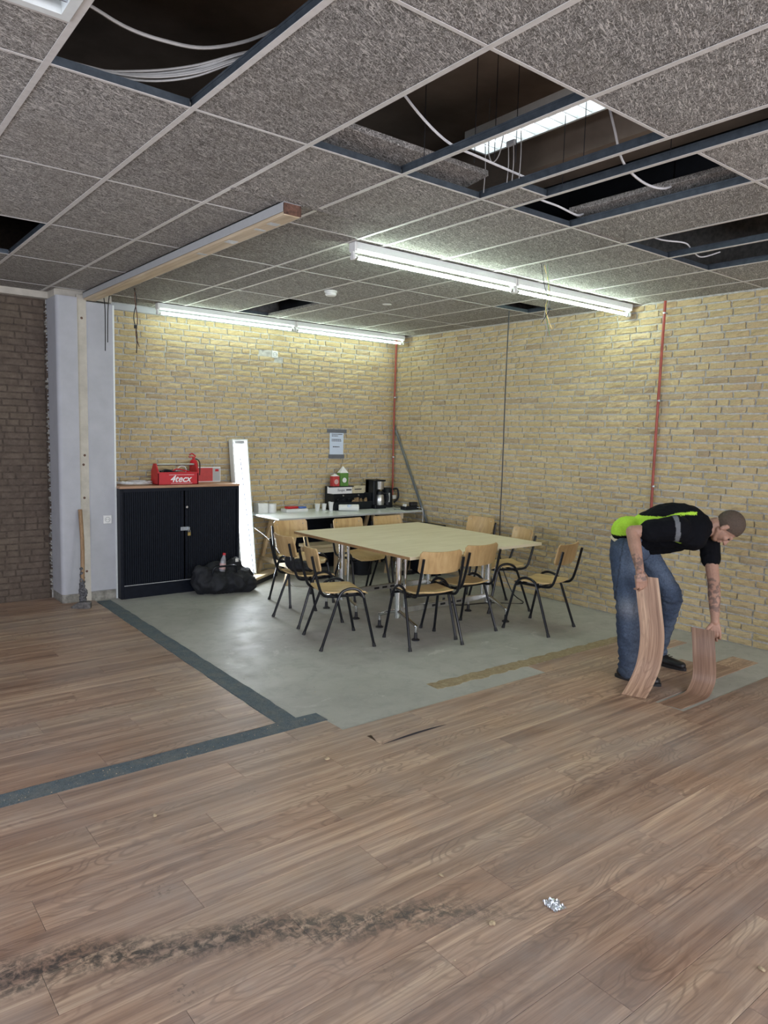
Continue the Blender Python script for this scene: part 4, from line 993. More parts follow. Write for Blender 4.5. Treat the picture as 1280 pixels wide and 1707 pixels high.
b = MB(); b.tube([(5.77, 7.27, D + 0.19), (5.82, 7.24, D + 0.18), (5.825, 7.235, D + 0.10), (5.78, 7.26, D + 0.07)], 0.009, 8, smooth=5); b.build('handle', 'bin', j, smooth=True)
t = thing('kettle', 'black electric kettle in the corner beside the coffee maker', 'kettle', (5.92, 7.40, D))
b = MB(); b.lathe([(0.0, 0), (0.082, 0), (0.084, 0.02), (0.076, 0.03), (0.078, 0.05), (0.066, 0.235), (0.05, 0.252), (0.0, 0.255)], (5.92, 7.38, D), 24); b.build('jug', 'bin', t, smooth=True)
b = MB(); b.tube([(5.975, 7.33, D + 0.235), (6.02, 7.29, D + 0.235), (6.03, 7.28, D + 0.13), (5.99, 7.32, D + 0.06)], 0.012, 8, smooth=5); b.build('handle', 'bin', t, smooth=True)
b = MB(); b.cbox(5.885, 5.91, 7.298, 7.310, D + 0.07, D + 0.19, 0.004); b.build('water_window', 'plastic_g', t)
b = MB(); b.cbox(5.78, 5.86, 7.02, 7.06, D, D + 0.008, 0.002); tag(b.build('flat_charger', 'zinc'), 'small flat grey gadget lying in front of the kettle', 'gadget')
t = thing('power_strip', 'black power strip with plugged charger on the right end of the desk', 'power strip', (6.0, 6.98, D))
b = MB(); b.cbox(5.86, 6.09, 6.93, 7.03, D, D + 0.045, 0.006); b.build('strip_body', 'bin', t)
b = MB(); b.cbox(5.98, 6.08, 6.945, 7.01, D + 0.045, D + 0.095, 0.008, M=None); b.build('charger', 'rubber', t)
b = MB(); b.cbox(5.875, 5.90, 6.95, 7.0, D + 0.045, D + 0.075, 0.003); b.build('plug', 'plastic_w', t)
cable('desk_cable', [(6.06, 7.46, 0.86), (5.96, 7.35, 0.80), (5.90, 7.15, 0.775), (5.88, 7.05, 0.79)], 0.004, 'cable_black', 'black cable looping from the corner box to the power strip', 'cable')
cable('hanging_white_cable', [(6.05, 6.92, 0.79), (6.05, 6.815, 0.77), (6.03, 6.80, 0.55), (5.95, 6.80, 0.35), (5.85, 6.78, 0.008)], 0.004, 'cable_white', 'white cable hanging over the right front edge of the desk', 'cable')

# paper notice
t = thing('paper_notice', 'printed paper notice taped to the back wall with grey tape', 'notice', (5.25, 7.60, 1.40))
b = MB(); b.box(5.145, 5.355, 7.584, 7.586, 1.43, 1.725); b.build('sheet', 'paper', t)
b = MB(); b.box(5.10, 5.40, 7.5815, 7.5835, 1.705, 1.75); b.build('tape_strip', 'card_grey', t)
b = MB(); b.box(5.13, 5.37, 7.5815, 7.5835, 1.385, 1.435); b.build('tape_strip', 'card_grey', t)
b = MB(); rg = random.Random(4)
for zz, xa, xb, th in ((1.682, 5.175, 5.335, .009), (1.662, 5.175, 5.27, .009), (1.618, 5.175, 5.315, .009), (1.600, 5.175, 5.325, .009), (1.525, 5.195, 5.295, .012)):
    x = xa
    while x < xb:
        wl = rg.uniform(0.010, 0.026); b.box(x, min(x + wl, xb), 7.5828, 7.5838, zz, zz + th); x += wl + 0.005
b.build('printed_lines', 'dark_print', t)

# ------------------------------------------------------------------ bag with bottle
import numpy as np
def voxel_mesh(name, mb, vox, smooth_it, matk, parent=None, factor=0.6, post=None, local=False):
    me = bpy.data.meshes.new('tmp'); me.from_pydata([tuple(v) for v in mb.v], [], mb.f); me.update()
    bm = bmesh.new(); bm.from_mesh(me)
    bmesh.ops.recalc_face_normals(bm, faces=bm.faces); bm.to_mesh(me); bm.free()
    o = bpy.data.objects.new('tmp', me); col.objects.link(o)
    md = o.modifiers.new('r', 'REMESH'); md.mode = 'VOXEL'; md.voxel_size = vox; md.use_smooth_shade = True
    if smooth_it: ms = o.modifiers.new('s', 'SMOOTH'); ms.iterations = smooth_it; ms.factor = factor
    dg = bpy.context.evaluated_depsgraph_get(); me2 = bpy.data.meshes.new_from_object(o.evaluated_get(dg))
    bpy.data.objects.remove(o)
    if post: post(me2)
    if parent is not None and not local: me2.transform(Matrix.Translation(-world_loc(parent)))
    me2.materials.clear()
    for mm in (matk if isinstance(matk, (list, tuple)) else [matk]): me2.materials.append(MAT[mm] if isinstance(mm, str) else mm)
    me2.polygons.foreach_set('use_smooth', [True] * len(me2.polygons))
    q = bpy.data.objects.new(name, me2); col.objects.link(q)
    if parent is not None: q.parent = parent
    return q
def ell(mb, c, r, M=None, seg=16, rings=10):
    vs = []; fs = []
    for i in range(rings + 1):
        th = math.pi * i / rings
        for k in range(seg):
            a = 2 * math.pi * k / seg; v = Vector((r[0] * math.sin(th) * math.cos(a), r[1] * math.sin(th) * math.sin(a), r[2] * math.cos(th)))
            if M is not None: v = M @ v
            vs.append(v + Vector(c))
    for i in range(rings):
        for k in range(seg):
            a, b_ = i * seg + k, i * seg + (k + 1) % seg; fs.append((a, b_, b_ + seg, a + seg))
    # collapse the poles into closed fans
    bm = bmesh.new(); bv = [bm.verts.new(v) for v in vs]
    for q in fs:
        try: bm.faces.new([bv[i] for i in q])
        except ValueError: pass
    bmesh.ops.remove_doubles(bm, verts=bm.verts, dist=1e-6)
    bmesh.ops.dissolve_degenerate(bm, edges=bm.edges, dist=1e-7)
    bm.verts.index_update()
    mb.add([v.co.copy() for v in bm.verts], [[v.index for v in q.verts] for q in bm.faces]); bm.free()
def cap(mb, p0, p1, r0, r1, seg=14, sq=None, up=None):
    # tapered capsule; sq = (a, b) flattens the section
    p0, p1 = Vector(p0), Vector(p1); d = (p1 - p0); L = d.length
    if L < 1e-6: return
    ez = d / L
    up = Vector(up) if up is not None else (Vector((0, 0, 1)) if abs(ez.z) < 0.9 else Vector((1, 0, 0)))
    ex = ez.cross(up).normalized(); ey = ez.cross(ex)
    a, b_ = sq or (1, 1)
    prof = []
    for i in range(5): t = math.pi / 2 * i / 4; prof.append((r0 * math.sin(t), -r0 * math.cos(t)))
    for i in range(1, 4): t = i / 4; prof.append((r0 + (r1 - r0) * t, L * t))
    for i in range(5): t = math.pi / 2 * i / 4; prof.append((r1 * math.cos(t), L + r1 * math.sin(t)))
    vs = []; fs = []
    vs.append(p0 + ez * prof[0][1])
    inner = prof[1:-1]
    for (r_, z) in inner:
        for k in range(seg):
            an = 2 * math.pi * k / seg; vs.append(p0 + ez * z + ex * (r_ * a * math.cos(an)) + ey * (r_ * b_ * math.sin(an)))
    vs.append(p0 + ez * prof[-1][1]); last = len(vs) - 1
    for k in range(seg): fs.append((0, 1 + (k + 1) % seg, 1 + k))
    for i in range(len(inner) - 1):
        for k in range(seg):
            q, w_ = 1 + i * seg + k, 1 + i * seg + (k + 1) % seg; fs.append((q, w_, w_ + seg, q + seg))
    o_ = 1 + (len(inner) - 1) * seg
    for k in range(seg): fs.append((o_ + k, o_ + (k + 1) % seg, last))
    mb.add(vs, fs)

t = thing('black_holdall', 'slumped black cloth bag on the floor in front of the cabinet', 'bag', (3.40, 6.96, 0))
mb = MB()
ell(mb, (3.30, 6.98, 0.12), (0.19, 0.14, 0.13)); ell(mb, (3.52, 6.93, 0.11), (0.21, 0.15, 0.12)); ell(mb, (3.40, 6.95, 0.10), (0.30, 0.15, 0.10)); ell(mb, (3.16, 7.0, 0.12), (0.09, 0.09, 0.12))
ell(mb, (3.62, 6.90, 0.08), (0.12, 0.12, 0.09)); ell(mb, (3.33, 7.0, 0.22), (0.13, 0.08, 0.10)); ell(mb, (3.53, 6.99, 0.23), (0.10, 0.08, 0.12)); ell(mb, (3.13, 6.99, 0.25), (0.05, 0.05, 0.055)); ell(mb, (3.18, 6.97, 0.16), (0.10, 0.09, 0.13)); ell(mb, (3.60, 6.95, 0.14), (0.13, 0.10, 0.12))
def bag_post(me):
    n_ = len(me.vertices); co = np.empty(n_ * 3); me.vertices.foreach_get('co', co); co = co.reshape(-1, 3)
    no = np.empty(n_ * 3); me.vertices.foreach_get('normal', no); no = no.reshape(-1, 3)
    for i in range(n_):
        p = Vector(co[i]); h = abs(mnoise.noise(p * 9)) * 0.035 + abs(mnoise.noise(p * 22 + Vector((3, 1, 7)))) * 0.014
        co[i] += no[i] * (0.018 - h)
    co[:, 2] = np.maximum(co[:, 2], 0.001)
    co[:, 1] = np.minimum(co[:, 1], 7.13)
    me.vertices.foreach_set('co', co.ravel()); me.update()
voxel_mesh('bag_body', mb, 0.012, 3, 'bag', t, post=bag_post)
for k, (xa, xb, yv) in enumerate(((3.22, 3.50, 6.86), (3.28, 3.56, 6.98))):
    b = MB(); b.tube([(xa, yv, 0.20), (xa + 0.02, yv - 0.02, 0.29), ((xa + xb) / 2, yv - 0.02, 0.30 - k * 0.02), (xb - 0.02, yv - 0.02, 0.29), (xb, yv, 0.20)], 0.010, 6, smooth=6); b.build('carry_handle', 'bin', t, smooth=True)
b = MB(); b.cbox(3.50, 3.535, 6.885, 6.89, 0.325, 0.36, 0.001, M=None); b.build('white_label', 'plastic_w', t)
t = thing('drink_bottle', 'clear drink bottle with red cap sticking out of the black bag', 'bottle', (3.37, 6.97, 0.25))
Mb = Matrix.Translation((3.365, 6.93, 0.22)) @ Matrix.Rotation(rad(8), 4, 'Y')
b = MB(); b.lathe([(0.0, 0.0), (0.030, 0.0), (0.032, 0.02), (0.032, 0.10), (0.026, 0.14), (0.013, 0.175), (0.013, 0.185), (0.0, 0.185)], seg=18, M=Mb); b.build('bottle_body', 'bottle', t, smooth=True)
b = MB(); b.lathe([(0.0325, 0.035), (0.0325, 0.098)], seg=18, M=Mb); b.build('label_band', 'pinkish', t, smooth=True)
b = MB(); b.lathe([(0.0, 0.182), (0.0165, 0.182), (0.0165, 0.205), (0.0, 0.206)], seg=16, M=Mb); b.build('cap', 'red', t, smooth=True)

# sledge hammer
t = thing('sledge_hammer', 'long-handled sledge hammer leaning against the white pillar, head down', 'hammer', (1.99, 7.02, 0))
b = MB(); b.tube([(1.985, 7.03, 0.07), (2.02, 7.12, 0.55), (2.038, 7.235, 0.91)], 0.0185, 10, smooth=4); b.build('handle', 'handle', t, smooth=True)
mb = MB(); cap(mb, (1.985, 7.025, 0.08), (2.0, 7.075, 0.30), 0.032, 0.020); cap(mb, (2.0, 7.075, 0.3), (2.003, 7.085, 0.36), 0.02, 0.02); cap(mb, (2.01, 7.01, 0.12), (2.02, 7.03, 0.17), 0.016, 0.01)
def tar_post(me):
    for v in me.vertices: v.co += v.normal * (mnoise.noise(v.co * 45) * 0.014)
voxel_mesh('tarred_grip', mb, 0.006, 1, 'tar', t, post=tar_post)
Mh = Matrix.Translation((1.978, 7.0, 0.036)) @ Matrix.Rotation(rad(-30), 4, 'Z')
b = MB(); b.add([Mh @ Vector(v) for v in ((-.10, -.012, -.035), (-.10, .012, -.035), (-.10, .012, -.015), (-.10, -.012, -.015), (-.03, -.03, -.035), (-.03, .03, -.035), (-.03, .03, .028), (-.03, -.03, .028), (.05, -.032, -.035), (.05, .032, -.035), (.05, .032, .032), (.05, -.032, .032), (.075, -.024, -.028), (.075, .024, -.028), (.075, .024, .024), (.075, -.024, .024))],
      [(3, 2, 1, 0)] + [(a + i, a + (i + 1) % 4, a + 4 + (i + 1) % 4, a + 4 + i) for a in (0, 4, 8) for i in range(4)] + [(12, 13, 14, 15)])
b.build('hammer_head', 'iron', t)

# ------------------------------------------------------------------ meeting table
TX0, TX1, TY0, TY1, TZ = 3.685, 5.285, 4.285, 6.02, 0.745
t = thing('meeting_table', 'large square pale birch meeting table on chrome legs', 'table', ((TX0 + TX1) / 2, (TY0 + TY1) / 2, 0))
b = MB(); b.cbox(TX0, TX1, TY0, TY1, TZ - 0.026, TZ, 0.002); b.build('tabletop', 'tabletop', t)
b = MB(); b.box(TX0 - .001, TX0 + .0005, TY0, TY1, TZ - 0.0245, TZ - 0.0015); b.build('edge_band', 'edge', t)
for yc in (4.695, 5.535):
    for xc, s_ in ((3.915, -1), (5.02, 1)):
        b = MB(); b.tube([(xc, yc, 0.14), (xc, yc, TZ - 0.03)], 0.028, 20); b.tube([(xc + s_ * -0.075, yc, 0.2), (xc + s_ * -0.075, yc, TZ - 0.03)], 0.014, 14); b.build('column', 'chrome', t, smooth=True)
        b = MB(); b.cbox(xc - 0.05, xc + 0.05, yc - 0.27, yc + 0.27, TZ - 0.05, TZ - 0.027, 0.003); b.build('support_arm', 'plastic_g', t)
        for e in (-1, 1):
            yf = yc + e * 0.245
            b = MB(); b.tube([(xc, yc, 0.20), (xc, yc + e * 0.06, 0.185), (xc, yf - e * 0.02, 0.125), (xc, yf, 0.115), (xc, yf, 0.065)], [0.020, 0.012], 10, smooth=5); fo = b.build('foot_arm', 'chrome', t, smooth=True)
            b = MB(); b.lathe([(0.0, 0), (0.034, 0.0), (0.034, 0.008), (0.016, 0.018), (0.013, 0.068), (0.0, 0.068)], (xc, yf, 0), 16); b.build('glide_pad', 'rubber', fo, smooth=True)
    b = MB(); b.cbox(3.94, 4.995, yc - 0.015, yc + 0.015, 0.175, 0.225, 0.003); b.build('stretcher', 'silver', t)
    b = MB()
    for i in range(4): b.cbox(4.30 + i * 0.1, 4.36 + i * 0.1, yc - 0.018, yc - 0.0155, 0.19, 0.21, 0.001)
    b.build('socket_row', 'rubber', t)

# ------------------------------------------------------------------ chairs
def curved_panel(wd, ht, bend, th, nx=10, nz=5, corner=0.03, wave=None):
    # panel in the XZ plane, bending towards +Y at the sides
    vs = []; fs = []
    def prof(u, v): return bend * (2 * u - 1) ** 2
    for side in (0, 1):
        for j in range(nz + 1):
            v = j / nz; z = (v - 0.5) * ht
            inset = 0
            dz = min(v, 1 - v) * ht
            if dz < corner: inset = corner - math.sqrt(max(0, corner ** 2 - (corner - dz) ** 2))
            for i in range(nx + 1):
                u = i / nx; x = (u - 0.5) * (wd - 2 * inset); vs.append((x, prof(u, v) + (th if side else 0), z))
    n1 = (nx + 1) * (nz + 1)
    for j in range(nz):
        for i in range(nx):
            a = j * (nx + 1) + i; fs.append((a, a + 1, a + nx + 2, a + nx + 1)); fs.append((n1 + a, n1 + a + nx + 1, n1 + a + nx + 2, n1 + a + 1))
    ring = [i for i in range(nx + 1)] + [(j + 1) * (nx + 1) - 1 for j in range(1, nz + 1)] + [nz * (nx + 1) + i for i in range(nx - 1, -1, -1)] + [j * (nx + 1) for j in range(nz - 1, 0, -1)]
    for i in range(len(ring)): a, c = ring[i], ring[(i + 1) % len(ring)]; fs.append((a, n1 + a, n1 + c, c))
    return vs, fs
def make_chair():
    t = thing('school_chair', '', 'chair', (0, 0, 0), 0, 'plywood school chairs around the table')
    # seat: dished, front edge rolled down
    nx, ny = 12, 12; th = 0.011; vs = []; fs = []
    def sz(u, v):
        z = 0.452 - 0.012 * (1 - (2 * u - 1) ** 2) * (0.5 + 0.5 * math.cos((v - 0.4) * 2.2))
        if v > 0.82: z -= 0.030 * ((v - 0.82) / 0.18) ** 2
        if v < 0.25: z += 0.016 * ((0.25 - v) / 0.25) ** 2
        return z
    for side in (0, 1):
        for j in range(ny + 1):
            v = j / ny; y = -0.205 + 0.40 * v; hw = 0.178 + 0.022 * v
            dy = min(v, 1 - v) * 0.40; c = 0.05; ins = c - math.sqrt(max(0, c * c - (c - min(dy, c)) ** 2))
            for i in range(nx + 1):
                u = i / nx; vs.append(((2 * u - 1) * (hw - ins), y, sz(u, v) - (th if side else 0)))
    n1 = (nx + 1) * (ny + 1)
    for j in range(ny):
        for i in range(nx):
            a = j * (nx + 1) + i; fs.append((a, a + 1, a + nx + 2, a + nx + 1)); fs.append((n1 + a, n1 + a + nx + 1, n1 + a + nx + 2, n1 + a + 1))
    ring = [i for i in range(nx + 1)] + [(j + 1) * (nx + 1) - 1 for j in range(1, ny + 1)] + [ny * (nx + 1) + i for i in range(nx - 1, -1, -1)] + [j * (nx + 1) for j in range(ny - 1, 0, -1)]
    for i in range(len(ring)): a, c = ring[i], ring[(i + 1) % len(ring)]; fs.append((a, n1 + a, n1 + c, c))
    b = MB(); b.add(vs, fs); b.build('seat', 'ply_seat', t, smooth=True, local=True)
    vs, fs = curved_panel(0.385, 0.185, 0.030, 0.011, nz=9, corner=0.022)
    Mr = Matrix.Translation((0, -0.268, 0.702)) @ Matrix.Rotation(rad(13), 4, 'X')
    b = MB(); b.add([Mr @ Vector(v) for v in vs], fs); bk = b.build('backrest', 'ply', t, smooth=True, local=True)
    for s_ in (-1, 1):
        # each side: front and rear leg, joined by an arch that rises beside the seat
        arch = [(s_ * 0.222, 0.135, 0.40), (s_ * 0.214, 0.105, 0.452), (s_ * 0.210, 0.05, 0.476), (s_ * 0.210, -0.01, 0.470), (s_ * 0.214, -0.055, 0.445), (s_ * 0.222, -0.085, 0.39)]
        b = MB(); b.tube(arch, 0.0115, 8, smooth=4); b.build('side_arch', 'black_tube', t, smooth=True, local=True)
        for e, p in ((1, arch[0]), (-1, arch[-1])):
            ft = Vector((s_ * 0.246, e * 0.225, 0.0)); pv = Vector(p); d_ = (ft - pv)
            b = MB(); b.tube([pv, pv + d_ * 0.95], 0.0115, 8); lg = b.build('leg', 'black_tube', t, smooth=True, local=True)
            b = MB(); b.tube([pv + d_ * 0.925, pv + d_ * 0.97, ft], [0.0135, 0.0165], 8); b.build('rubber_foot', 'rubber', lg, smooth=True, local=True)
        b = MB(); b.tube([(s_ * 0.165, 0.165, 0.418), (s_ * 0.175, 0.0, 0.415), (s_ * 0.182, -0.15, 0.418), (s_ * 0.188, -0.205, 0.445), (s_ * 0.188, -0.235, 0.52), (s_ * 0.186, -0.262, 0.62), (s_ * 0.184, -0.290, 0.745)], 0.0115, 8, smooth=4)
        b.build('back_tube', 'black_tube', t, smooth=True, local=True)
    for yv in (0.13, -0.075):
        b = MB(); b.tube([(-0.222, yv, 0.405), (0.222, yv, 0.405)], 0.010, 8); b.build('cross_tube', 'black_tube', t, smooth=True, local=True)
    for x, z in ((-0.15, 0.76), (0.15, 0.76)):
        b = MB(); b.lathe([(0.0, 0), (0.006, 0), (0.004, 0.003), (0, 0.003)], seg=8, M=Matrix.Translation((x, -0.248, z)) @ Matrix.Rotation(rad(-77), 4, 'X')); b.build('screw', 'silver', t, local=True)
    return t
proto = make_chair()
chairs = [(3.373, 4.80, (.424, -.124), 'front left plywood chair angled out with its pale seat fully visible'),
          (3.525, 5.51, (.44, -.03), 'plywood chair at the left table edge with a dark jacket on its seat'),
          (3.87, 6.17, (-.02, -.44), 'plywood chair behind the far left table corner facing the camera'),
          (3.95, 4.40, (.086, .44), 'plywood chair pushed in backwards to the camera, left of the front pair'),
          (4.454, 4.495, (0, .45), 'plywood chair backwards to the camera, right of the front pair'),
          (5.125, 4.145, (-.09, .44), 'plywood chair standing apart at the front right table corner'),
          (5.40, 4.90, (-.40, .15), 'plywood chair at the right table edge nearest the right wall cable, front one'),
          (5.74, 5.73, (-.44, -.02), 'plywood chair at the far right table edge, only its backrest showing'),
          (4.53, 6.05, (.01, -.44), 'plywood chair behind the far table edge, left of the two rear backrests'),
          (5.06, 6.05, (-.01, -.44), 'plywood chair behind the far table edge, right of the two rear backrests')]
for i, (x, y, d, lb) in enumerate(chairs):
    c = proto if i == 0 else dup(proto)
    c['label'] = lb; c.location = (x, y, 0); c.rotation_euler = (0, 0, math.atan2(d[1], d[0]) - math.pi / 2)
# jacket / bag on second chair
mb = MB(); a_ = math.atan2(-.03, .44)
def ch2(p): q = rot2((p[0], p[1]), a_ - math.pi / 2); return (3.525 + q[0], 5.51 + q[1], p[2])
for c, r_ in (((0, -0.12, 0.51), (.15, .07, .055)), ((0.02, -0.02, 0.50), (.15, .10, .042)), ((-0.08, -0.15, 0.55), (.07, .04, .07)), ((0.08, -0.14, 0.53), (.08, .05, .06))): ell(mb, ch2(c), (r_[1], r_[0], r_[2]))
def jacket_post(me):
    for v in me.vertices: v.co += v.normal * (mnoise.noise(v.co * 24) * 0.014)
j = voxel_mesh('folded_jacket', mb, 0.009, 2, 'bag', None, post=jacket_post); tag(j, 'dark crumpled jacket lying on the chair at the left table edge', 'jacket')

# ------------------------------------------------------------------ bent vinyl planks in the worker's hands
def bent_board(name, path, wdir, wd, label, cat='vinyl plank', thick=0.0035, group='bent vinyl planks held by the worker'):
    P = [Vector(p) for p in path]; Q = []
    n_ = len(P)
    for i in range(n_ - 1):
        p0, p1, p2, p3 = P[max(i - 1, 0)], P[i], P[i + 1], P[min(i + 2, n_ - 1)]
        for k_ in range(8):
            t_ = k_ / 8; Q.append(0.5 * ((2 * p1) + (-p0 + p2) * t_ + (2 * p0 - 5 * p1 + 4 * p2 - p3) * t_ * t_ + (-p0 + 3 * p1 - 3 * p2 + p3) * t_ ** 3))
    Q.append(P[-1]); W = Vector(wdir).normalized()
    vs = []; fs = []; uvs = []; s_ = 0
    for i, q in enumerate(Q):
        if i: s_ += (Q[i] - Q[i - 1]).length
        tg = (Q[min(i + 1, len(Q) - 1)] - Q[max(i - 1, 0)]).normalized(); nn = tg.cross(W).normalized()
        for wv, tv in ((-.5, 0), (.5, 0), (.5, 1), (-.5, 1)):
            vs.append(q + W * wd * wv + nn * thick * tv); uvs.append((s_, wv * wd + 0.3))
    for i in range(len(Q) - 1):
        a = i * 4
        for k_ in range(4): fs.append((a + k_, a + (k_ + 1) % 4, a + 4 + (k_ + 1) % 4, a + 4 + k_))
    fs += [(3, 2, 1, 0), tuple(len(vs) - 4 + k_ for k_ in range(4))]
    me = bpy.data.meshes.new(name); me.from_pydata([tuple(v) for v in vs], [], fs); me.update()
    ul = me.uv_layers.new(name='UVMap')
    for lp in me.loops: ul.data[lp.index].uv = uvs[lp.vertex_index]
    me.materials.append(MAT['plank_uv'])
    o = bpy.data.objects.new(name, me); col.objects.link(o); tag(o, label, cat, group)
    return o
# first plank: foot on the floor, hand at its top corner
bent_board('vinyl_plank', [(4.245, 2.615, 0.007), (4.31, 2.605, 0.085), (4.365, 2.59, 0.22), (4.385, 2.59, 0.40), (4.395, 2.63, 0.60), (4.405, 2.675, 0.79)], (0.36, -0.93, 0.0), 0.155, 'long bent wood-look vinyl plank hanging from the worker\'s nearer hand')
bent_board('vinyl_plank', [(4.29, 2.38, 0.006), (4.50, 2.38, 0.0065), (4.62, 2.38, 0.012), (4.685, 2.385, 0.045), (4.72, 2.385, 0.12), (4.725, 2.40, 0.26), (4.74, 2.42, 0.36), (4.76, 2.44, 0.43)], (0.20, -0.98, 0.0), 0.15, 'vinyl plank being peeled up from the floor by the worker\'s lower hand')

# ------------------------------------------------------------------ worker
person = thing('person', 'man bending forward in black and lime work shirt and blue jeans, holding vinyl planks', 'person', (4.80, 2.80, 0))
Dv = Vector((.45, -.89, 0)).normalized(); Rv = Vector((Dv.y, -Dv.x, 0)); Uz = Vector((0, 0, 1))
J = dict(hipR=(4.56, 2.95, .90), kneeR=(4.475, 2.84, .535), ankR=(4.535, 2.845, .10), toeR=(4.60, 2.56, .03),
         hipL=(4.90, 3.03, .90), kneeL=(4.975, 2.80, .56), ankL=(5.06, 2.93, .11), toeL=(5.06, 2.74, .03),
         shR=(4.66, 2.62, 1.10), elR=(4.452, 2.83, 1.075), wrR=(4.365, 2.70, .835), shL=(5.10, 2.62, 1.00), elL=(4.985, 2.50, .72), wrL=(4.855, 2.405, .475),
         waist=(4.76, 2.93, 1.02), chest=(4.86, 2.74, 1.075), neck=(4.945, 2.555, 1.10))
J = {k_: Vector(v) for k_, v in J.items()}
J['pelvis'] = (J['hipR'] + J['hipL']) / 2 + Vector((0, 0, 0.045))
# --- jeans
mb = MB()
cap(mb, J['hipR'] + Vector((.01, 0, .0)), J['kneeR'], .108, .086); cap(mb, J['kneeR'], J['ankR'] + Vector((0, 0, .03)), .084, .070); cap(mb, J['ankR'] + Vector((0, 0, .06)), J['ankR'] + Vector((0, 0, -.02)), .074, .072)
cap(mb, J['hipL'] + Vector((-.02, 0, 0)), J['kneeL'], .102, .080); cap(mb, J['kneeL'], J['ankL'] + Vector((0, 0, .03)), .076, .064); cap(mb, J['ankL'] + Vector((0, 0, .05)), J['ankL'] + Vector((0, 0, -.02)), .064, .062)
ell(mb, J['pelvis'] + Vector((0, 0, -.02)), (.165, .13, .125), Matrix.Rotation(math.atan2(Rv.y, Rv.x), 4, 'Z')); ell(mb, J['pelvis'] - Dv * 0.06 + Vector((0, 0, -.01)), (.14, .10, .11), Matrix.Rotation(math.atan2(Rv.y, Rv.x), 4, 'Z'))
cap(mb, J['pelvis'] + Rv * .06 + Uz * .03, J['waist'] + Rv * .06 - Dv * 0.0, .10, .10); cap(mb, J['pelvis'] - Rv * .06 + Uz * .03, J['waist'] - Rv * .06, .10, .10)
def jeans_post(me):
    a = me.color_attributes.new('Col', 'FLOAT_COLOR', 'POINT')
    for i, v in enumerate(me.vertices):
        p = v.co; z = p.z
        k_ = abs(mnoise.noise(Vector((p.x * 9, p.y * 9, p.z * 17)))) * 0.012 + abs(mnoise.noise(Vector((p.x * 18, p.y * 18, p.z * 40)))) * 0.006
        kn = math.exp(-((z - 0.54) / 0.08) ** 2) + math.exp(-((z - 0.13) / 0.06) ** 2)
        v.co += v.normal * (0.008 - k_ * (1.1 + kn * 1.4))
        fade = mnoise.noise(p * 8) * .5 + .5
        front = max(0.0, v.normal.dot(Dv * .5 + Rv * .8))
        c = Vector((.028, .046, .085)).lerp(Vector((.12, .16, .22)), min(1, fade * front * 1.1))
        kd = (p - (J['kneeR'] + Rv * .06)).length
        if kd < 0.10: c = c.lerp(Vector((.30, .30, .30)), (1 - kd / 0.10) * .7 * fade)
        seam = abs((p - J['hipR']).dot(Dv) + 0.01 + 0.06 * (0.9 - z)) < 0.004 and (p - J['pelvis']).dot(Rv) > .09
        if seam: c = c * 0.5
        c = c * (1.12 - 22 * k_)  # fold shade painted in: deeper creases get a darker vertex colour
        a.data[i].color = (max(c.x, .004), max(c.y, .006), max(c.z, .01), 1)
def col_mat(name, rough, bump=0.3, bs=60, noise_amt=0.15):
    m = NT(name); at = m.n('ShaderNodeAttribute'); at.attribute_name = 'Col'
    nz = m.noise(m.pos(), bs, 4, 0.7)
    m.base(m.mix(noise_amt, at.outputs['Color'], m.mix(1.0, at.outputs['Color'], m.ramp(nz, [(0.3, 0.35), (0.7, 1.6)]), 'MULTIPLY')))
    m.rough(rough); m.bump(nz, bump, 0.002); return m.m
MAT['jeans'] = col_mat('blue_denim', 0.9, 0.4, 90, 0.5)
MAT['shirt'] = col_mat('work_shirt_fabric', 0.9, 0.25, 120, 0.2); MAT['shirt'].node_tree.nodes['Principled BSDF'].inputs['Specular IOR Level'].default_value = 0.12
MAT['skin'] = col_mat('tattooed_skin', 0.55, 0.15, 80, 0.15); MAT['skin'].node_tree.nodes['Principled BSDF'].inputs['Subsurface Weight'].default_value = 0.05
MAT['hair'] = simple('short_brown_hair', (0.075, 0.052, 0.036), 0.8, var=0.2, scale=260, bump=0.3)
MAT['shoe'] = simple('black_shoe', (0.012, 0.012, 0.014), 0.45, var=0.1)
voxel_mesh('jeans', mb, 0.009, 3, 'jeans', person, post=jeans_post)
# --- belt
bz = (Uz * .85 + (J['waist'] - J['pelvis']).normalized() * .4 + Dv * .25).normalized()
b = MB(); vs = []; fs = []; n_ = 28; cc = J['pelvis'] - Dv * .030 + Uz * .004
axR = Rv.normalized(); axD = bz.cross(axR).normalized()
for i in range(n_):
    a = 2 * math.pi * i / n_
    for rr_, h in ((1, -.018), (1, .018), (.93, .018), (.93, -.018)): vs.append(cc + axR * (.170 * rr_ * math.cos(a)) + axD * (.139 * rr_ * math.sin(a)) + bz * h)
for i in range(n_):
    for k_ in range(4): a, c = i * 4 + k_, ((i + 1) % n_) * 4 + k_; fs.append((a, c, ((i + 1) % n_) * 4 + (k_ + 1) % 4, i * 4 + (k_ + 1) % 4))
b.add(vs, fs); b.build('belt', 'cream', person, smooth=True)
